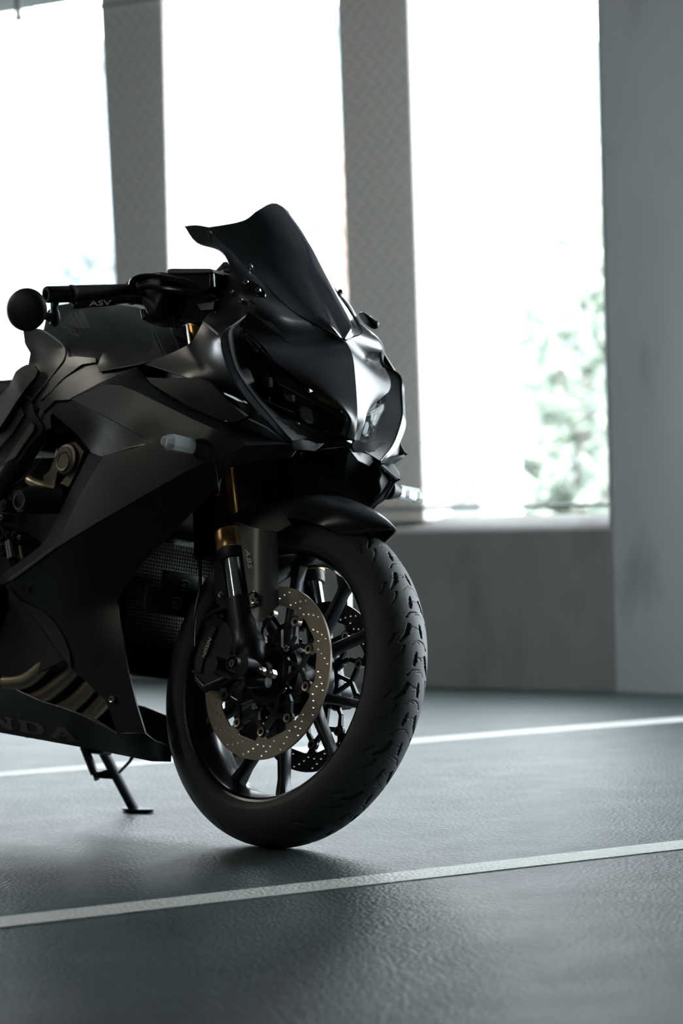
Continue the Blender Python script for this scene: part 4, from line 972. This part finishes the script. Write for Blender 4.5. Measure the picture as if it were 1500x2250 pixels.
for (x, y, r, m) in ((4,1137,.006,'chrome'),(18,1176,.008,'gloss'),(32,1175,.009,'gloss'),(44,1181,.005,'steel'),(27,1238,.010,'gloss'),(0,1172,.016,'gloss'),(5,1205,.014,'gloss'),(8,1110,.012,'cast')):
    g = G(); c = B(x, y, .165); g.lathe(c, RT, [(0, .006), (r*.4, .006), (r*.5, .003), (r*.9, .003), (r, 0), (r, -.03)], 20); g.obj('engine_bolt', m, eng)
g = G(); g.tube([B(22,1190,.165), B(28,1228,.168)], .0095, 18); g.obj('sensor_body', 'greyband', eng)
g = G(); g.tube([B(44,1200,.160), B(49,1228,.160)], .003, 8); g.obj('sensor_wire', 'bronze', eng)
g = G(); g.lathe(B(-50,1335,.150), RT, [(0, .050), (.040, .049), (.046, .044), (.052, .040), (.060, .036), (.064, .024), (.064, -.02)], 64); g.obj('clutch_cover', 'gloss', eng)
g = G(); g.lathe(B(-50,1335,.150), RT, [(.0605, .036), (.0625, .037), (.0640, .034)], 64); g.obj('cover_rim', 'lit', eng)
sheet('engine_side_cover', [(18,1295,.17),(48,1327,.165),(90,1378,.160),(120,1424,.157),(140,1450,.155),(100,1470,.150),(60,1490,.145),(0,1500,.145),(-80,1500,.145),(-80,1400,.145),(0,1385,.155),(20,1340,.16)], 'texture', bike, [(60,1420,.150)], dv=-.02, step=18, th=.01, both=False)
# exhaust headers
EX = [([(190,1330),(150,1392),(121,1432),(92,1468),(62,1493),(28,1500),(0,1497),(-60,1488)], .115), ([(225,1380),(188,1435),(158,1476),(126,1507),(92,1530),(40,1545),(-60,1545)], .090),
      ([(262,1420),(225,1472),(194,1513),(168,1540),(140,1558),(90,1572),(-60,1580)], .065), ([(290,1450),(258,1500),(228,1540),(202,1566),(170,1585),(60,1605)], .040)]
for i, (P, v) in enumerate(EX):
    P = crom([B(x, y, v) for x, y in P], 5); g = G(); g.tube(P, .0150, 20); o = g.obj('exhaust_header', 'bronze', bike)
    if i == 0:
        g = G(); g.tube([B(9,1499,v), B(-14,1495,v)], [.0168, .0168], 20); g.obj('pipe_collar', 'bronze', o); g = G(); g.tube([B(12,1499,v), B(9,1499,v)], .0178, 20); g.obj('pipe_seam', 'cast', o)
sheet('black_backing', [(-60,1400),(110,1392),(200,1450),(272,1530),(276,1640),(-60,1600)], 'void', bike, fn=lambda x, y: -.02, step=30, both=False)  # added black backing for the darkness between the header pipes
# ---- radiator with core bars
rad = engine_box('radiator', (-.335, -.300), (-.150, .150), (.292, .53), 'void', .004)
g = G()
for i in range(44):
    v = -.138+.276*i/43; g.box(toW((-.299, v, .42)), BF*.0015, RT*.0010, BU*.118)
for i in range(36):
    w = .304+.234*i/35; g.box(toW((-.2985, 0, w)), BF*.0010, RT*.140, BU*.0010)
tag(g.obj('core_bars', 'void2', rad, smooth=False), kind='stuff')
for (x, y, w, h) in ((400, 1283, .05, .020), (372, 1322, .062, .024)):
    c = Bu(x, y, -.262); g = G(); g.box(c, BF*.004, RT*w, BU*h); pl = g.obj('radiator_bracket', 'paint', bike, bevel=.002)
    cc = Bu(x+(7 if y < 1300 else 15), y+(4 if y < 1300 else 3), -.257)
    for k in range(14):
        a0 = -pi*.72 + k*(pi*1.44)/14; a1 = a0+pi*1.44/14
        def q(a, r): return cc + BL*cos(a)*r*1.25*1.1 + BU*sin(a)*r
        g = G() if k == 0 else g; g.prism([q(a0, .0088), q(a1, .0088), q(a1, .0110), q(a0, .0110)], BF*.0005)
    g.obj('sticker_ring', 'sticker', pl, smooth=False)
    text_mesh('NGK', lambda u, v: cc + BL*(-.0095+u*.0084) + BU*(-.0042+v*.0084), 'sticker', 'sticker_lettering', pl, bold=.02, sx=.95)
g = G(); g.tube(crom([B(438,1230,.07), B(440,1262,.07), B(438,1300,.07), B(430,1340,.075), B(425,1380,.085), B(424,1430,.10)], 5), .0035, 10); g.obj('brake_hose', 'cable', bike)
g = G(); g.tube(crom([B(505,1330,.10), B(470,1345,.10), B(445,1365,.10), B(432,1400,.10)], 5), .004, 10); g.obj('brake_hose', 'cable', bike)
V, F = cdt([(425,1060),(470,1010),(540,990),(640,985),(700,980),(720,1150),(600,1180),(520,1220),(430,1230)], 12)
P = [Bu(x, y, -.17) for x, y in V]; V, F = thicken(P, F, .004); mkobj('dark_filler_panel', V, F, 'void', bike)  # added near-black filler for the darkness around the forks
# steering stem, yokes
def yoke(k, th, name):
    P = [FK(k, .1)+FS*.034, FK(k, .125), FK(k, .1)-FS*.034, FK(k, 0)-FS*.05, FK(k, -.1)-FS*.034, FK(k, -.125), FK(k, -.1)+FS*.034, FK(k, 0)+FS*.012]
    g = G(); g.prism(P, FDW*th); g.obj(name, 'cast', bike, bevel=.006)
yoke(.485, .030, 'top_yoke'); yoke(.285, .035, 'lower_yoke')
g = G(); g.tube([FK(.26, 0)-FS*.035, FK(.50, 0)-FS*.035], .03, 24); g.obj('steering_head', 'cast', bike)
# ---- right handlebar
GA, GB, GC = B(290,643,.205), B(153,646,.325), B(103,648,.372)
gd_ = (GC-GA)/np.linalg.norm(GC-GA); gl = np.linalg.norm(GB-GA)
def handle(T, m):
    a, b, c = T(GA), T(GB), T(GC); d = (c-a)/np.linalg.norm(c-a)
    g = G(); g.lathe(a, d, [(0, 0), (.0150, 0), (.0160, .004)] + [(.0158+.0005*(i % 2), .006+i*(gl-.012)/30) for i in range(31)] + [(.0172, gl-.003), (.0172, gl), (0, gl)], 28)
    o = g.obj('handlebar_grip', 'grip', bike)
    g = G(); g.lathe(a, d, [(.014, -.004), (.0215, -.003), (.0225, .001), (.0215, .005), (.015, .006)], 28); g.obj('grip_flange', 'grip', o)
    g = G(); L = np.linalg.norm(c-b); g.lathe(b, d, [(0, 0), (.0150, 0), (.0152, .002), (.0152, L-.004), (.0140, L), (.0090, L), (.0088, L-.006), (0, L-.006)], 28); g.obj('bar_end', 'gloss', bike)
    g = G(); p = b + d*(L-.02); q = p - BU*.045 + BF*.006; g.tube(crom([p-BU*.012, p-BU*.026, q, q-d*-.004-BU*.012], 3), [.0085, .0078, .0075, .0068, .0075, .0085, .0095, .009, .008, .006], 14); mo = g.obj('mirror_arm', 'cast', bike)
    g = G(); mc = T(B(55, 680, .405)); nn = cam_p*[1, 1, 0]+Z*mc[2] - mc; nn /= np.linalg.norm(nn); nn = nn*.8 + d*.45; nn /= np.linalg.norm(nn)
    g.tube([q, (q+mc)/2-nn*.004, mc-nn*.008], [.009, .0065, .006], 12); g.obj('mirror_stem', 'cast', mo)
    g = G(); g.lathe(mc, nn, [(0, .006), (.020, .0055), (.032, .002), (.0365, -.003), (.0385, -.008), (.0375, -.011), (.035, -.0115), (0, -.0105)], 56); mh = g.obj('bar_end_mirror', 'plastic', bike)
    mh['label'] = 'round black bar-end mirror seen from its back'
    g = G(); g.lathe(mc-nn*.0112, -nn, [(0, .0004), (.034, .0002)], 40); g.obj('mirror_glass', 'chrome', mh)
both(handle)
# brake lever and its lettering
LV = [(160,669,.338),(172,672,.325),(200,668,.300),(240,663,.270),(275,657,.240),(300,658,.222),(330,664,.200),(352,670,.185)]
def lever(T, m):
    P = crom([T(B(x, y, v)+BF*.052*.75) for x, y, v in LV], 5); n = len(P); r = [.0078]*3+[.0060]*3+[.0066]*6+[.0072]*8+[.0064]*8+[.0072]*(n-28)
    g = G(); g.tube(P, r[:n], 14); g.obj('brake_lever' if not m else 'clutch_lever', 'gloss', bike)
LV = [(x, y, v) for x, y, v in LV]
def lever2(T, m):
    pts = [T(B(x, y, v)) for x, y, v in [(160,669,.33),(172,671,.32),(200,667,.30),(240,663,.27),(275,657,.24),(300,659,.22),(330,664,.20),(352,670,.185)]]
    P = crom(pts, 5); n = len(P); V = []
    for i, p in enumerate(P):
        d = P[min(i+1, n-1)]-P[max(i-1, 0)]; d /= np.linalg.norm(d); up = BU-d*(BU@d); up /= np.linalg.norm(up); f = np.cross(d, up); f = f if f@BF > 0 else -f
        k = i/(n-1); h = .0085 if k < .08 else .0062 + .0022*min(1, max(0, (k-.15)*3)); w = .006
        V += [p + up*h*cos(a) + f*w*sin(a) for a in fan(pi/8, 8)]
    F = [[i*8+j, i*8+(j+1) % 8, (i+1)*8+(j+1) % 8, (i+1)*8+j] for i in range(n-1) for j in range(8)] + [list(range(8))[::-1], [(n-1)*8+j for j in range(8)]]
    if m: F = [f[::-1] for f in F]
    return mkobj('clutch_lever' if m else 'brake_lever', V, F, 'gloss', bike, sharp=50)
lev = lever2(lambda p: p, False); lever2(mir, True)
lvf = rbf([(160,669,.33),(200,667,.30),(240,663,.27),(275,657,.24),(200,640,.30),(240,690,.27),(275,690,.24)])
text_mesh('ASV', lambda u, v: B(191+u*17.5, 672.5-u*.9-v*11.2, lvf(191+u*17.5, 668)) + BF*.0066, 'mark', 'lever_lettering', lev, shear=.0, bold=.01, sx=1.15)
# switch housing, master cylinder, reservoir, cables
def hbox(name, pl, v, dv, m, bevel=.003, par=None):
    g = G(); g.prism([B(x, y, v) for x, y in pl], -RT*dv); return g.obj(name, m, par or bike, bevel=bevel, bseg=2)
sw = hbox('throttle_housing', [(288,628),(300,612),(330,608),(352,614),(356,650),(340,690),(322,694),(312,672),(292,664)], .215, .045, 'plastic', .006)
hbox('switch_pod', [(308,684),(330,676),(372,684),(384,700),(362,712),(330,712),(312,704)], .19, .04, 'gloss', .004, sw)
hbox('switch_button', [(307,680),(314,678),(320,694),(311,702)], .205, .01, 'greyband', .001, sw)
hbox('switch_button', [(342,652),(354,651),(356,657),(342,658)], .197, .01, 'steel', .001, sw)
mcy = hbox('brake_master_cylinder', [(330,640),(356,634),(420,640),(470,654),(478,690),(440,712),(400,708),(372,694),(340,688)], .180, .05, 'gloss', .006)
for x, y, r in ((350,655,.0055),(372,647,.0045),(350,690,.0058),(373,689,.0062),(359,678,.004)): screw(x, y, .184, r, mcy)
hbox('cylinder_cap', [(432,668),(470,664),(468,680),(440,682)], .186, .01, 'greyband', .001, mcy)
rs = hbox('fluid_reservoir', [(372,598),(374,636),(385,642),(452,640),(462,634),(464,597)], .185, .045, 'gloss', .004)
hbox('reservoir_lid', [(365,598),(368,591),(376,589.5),(460,590),(466,594),(466,599),(440,601),(370,601)], .190, .055, 'plastic', .002, rs)
hbox('reservoir_edge', [(466,600),(468,600),(470,630),(468,632)], .186, .004, 'lit', .0005, rs)
def cab(pts, r, m='cable', name='control_cable'): g = G(); g.tube(crom([B(*p) for p in pts], 6), r, 10); return g.obj(name, m, bike)
cab([(296,640,.225),(290,622,.225),(304,611,.22),(330,608,.21),(360,612,.20),(410,622,.19),(460,640,.17),(500,655,.13)], .0062, 'gloss')
cab([(312,650,.225),(308,634,.228),(326,630,.225),(360,634,.22),(410,641,.205),(460,652,.18),(500,668,.14)], .0052, 'gloss')
cab([(336,606,.20),(360,604,.20),(390,612,.19),(430,622,.18),(470,640,.15)], .0048)
cab([(300,618,.21),(292,625,.212),(288,632,.214)], .005, 'chrome', 'cable_ferrule')
g = G(); g.lathe(B(505,640,.06), BU*.5+BF*.5, [(0, .045), (.03, .045), (.042, .035), (.046, 0), (.040, -.03)], 32); g.obj('dash_pod', 'gloss', bike)
hbox('instrument_panel', [(470,604),(484,596),(505,590),(530,600),(540,680),(505,700),(472,690)], .085, .16, 'plastic', .006)
for T in (lambda p: p, mir):
    g = G(); g.tube([T(B(470,672,.10)), T(B(420,672,.14)), T(GA)], [.016, .014, .011], 16); g.obj('clip_on_bar', 'cast', bike)
# ---- side stand
ft = ground(297, 1784); tp = B(214, 1628, -.115)
g = G(); d = tp-ft; g.tube([ft+d*.03, ft+d*.3, ft+d*1.0], [.0100, .0098, .0105], 20); ss = g.obj('side_stand', 'chrome', bike); ss['label'] = 'side stand leg reaching the floor'
MT['standm'] = MT['cast']; ss.data.materials[0] = MT['cast']
g = G(); a = BF*1.0; a[2] = 0; a /= np.linalg.norm(a); b = np.cross(a, Z); pts = [ft + a*.040*cos(t)*(1.25 if cos(t) > 0 else .8) + b*.020*sin(t) + Z*.002 for t in fan(0, 24)]; g.prism(pts, Z*.006); g.obj('stand_foot', 'cast', ss, bevel=.002)
g = G(); g.tube([B(184,1640,-.09), B(208,1700,-.10)], [.0085, .0085], 16); g.tube([B(208,1700,-.10), B(213,1712,-.10)], [.005, .006], 12); g.obj('stand_spring', 'greyband', ss)
g = G(); g.tube([B(291,1662,-.10), B(286,1672,-.10), B(262,1697,-.115)], [.004, .003, .003], 8); g.obj('stand_tang', 'cast', ss)
g = G(); g.prism([B(208,1698,-.10), B(236,1690,-.11), B(246,1712,-.11), B(218,1710,-.10)], BF*.006); g.obj('stand_lug', 'cast', ss, bevel=.001)
engine_box('stand_bracket', (-.63, -.59), (-.13, -.10), (.15, .30), 'cast', .005)
# ---- rear end (outside the picture, keeps the machine whole)
RC = BO + BU*.30 - BF*1.45
g = G(); g.lathe(RC, RT, [(.218, -.075), (.250, -.088), (.275, -.080), (.292, -.055), (.300, 0), (.292, .055), (.275, .080), (.250, .088), (.218, .075)], 96); rt = g.obj('rear_tyre', 'rubber', bike, sharp=60)
g = G(); g.lathe(RC, RT, [(.200, -.07), (.225, -.078), (.225, .078), (.200, .07), (.195, 0)], 96, True); rr_ = g.obj('rear_rim', 'rim', bike)
for c in BA:
    g = G(); dv_ = cos(c)*BF+sin(c)*BU; g.tube([RC+dv_*.03, RC+dv_*.20], [.018, .012], 10); g.obj('rear_spoke', 'rim', rr_)
g = G(); g.tube([RC-RT*.09, RC+RT*.09], .035, 20); g.obj('rear_hub', 'cast', rr_)
for s in (-1, 1):
    g = G(); g.tube([RC+RT*.115*s, toW((-.95, .09*s, .38)), toW((-.85, .07*s, .42))], [.02, .03, .035], 14); g.obj('swingarm', 'cast', bike)
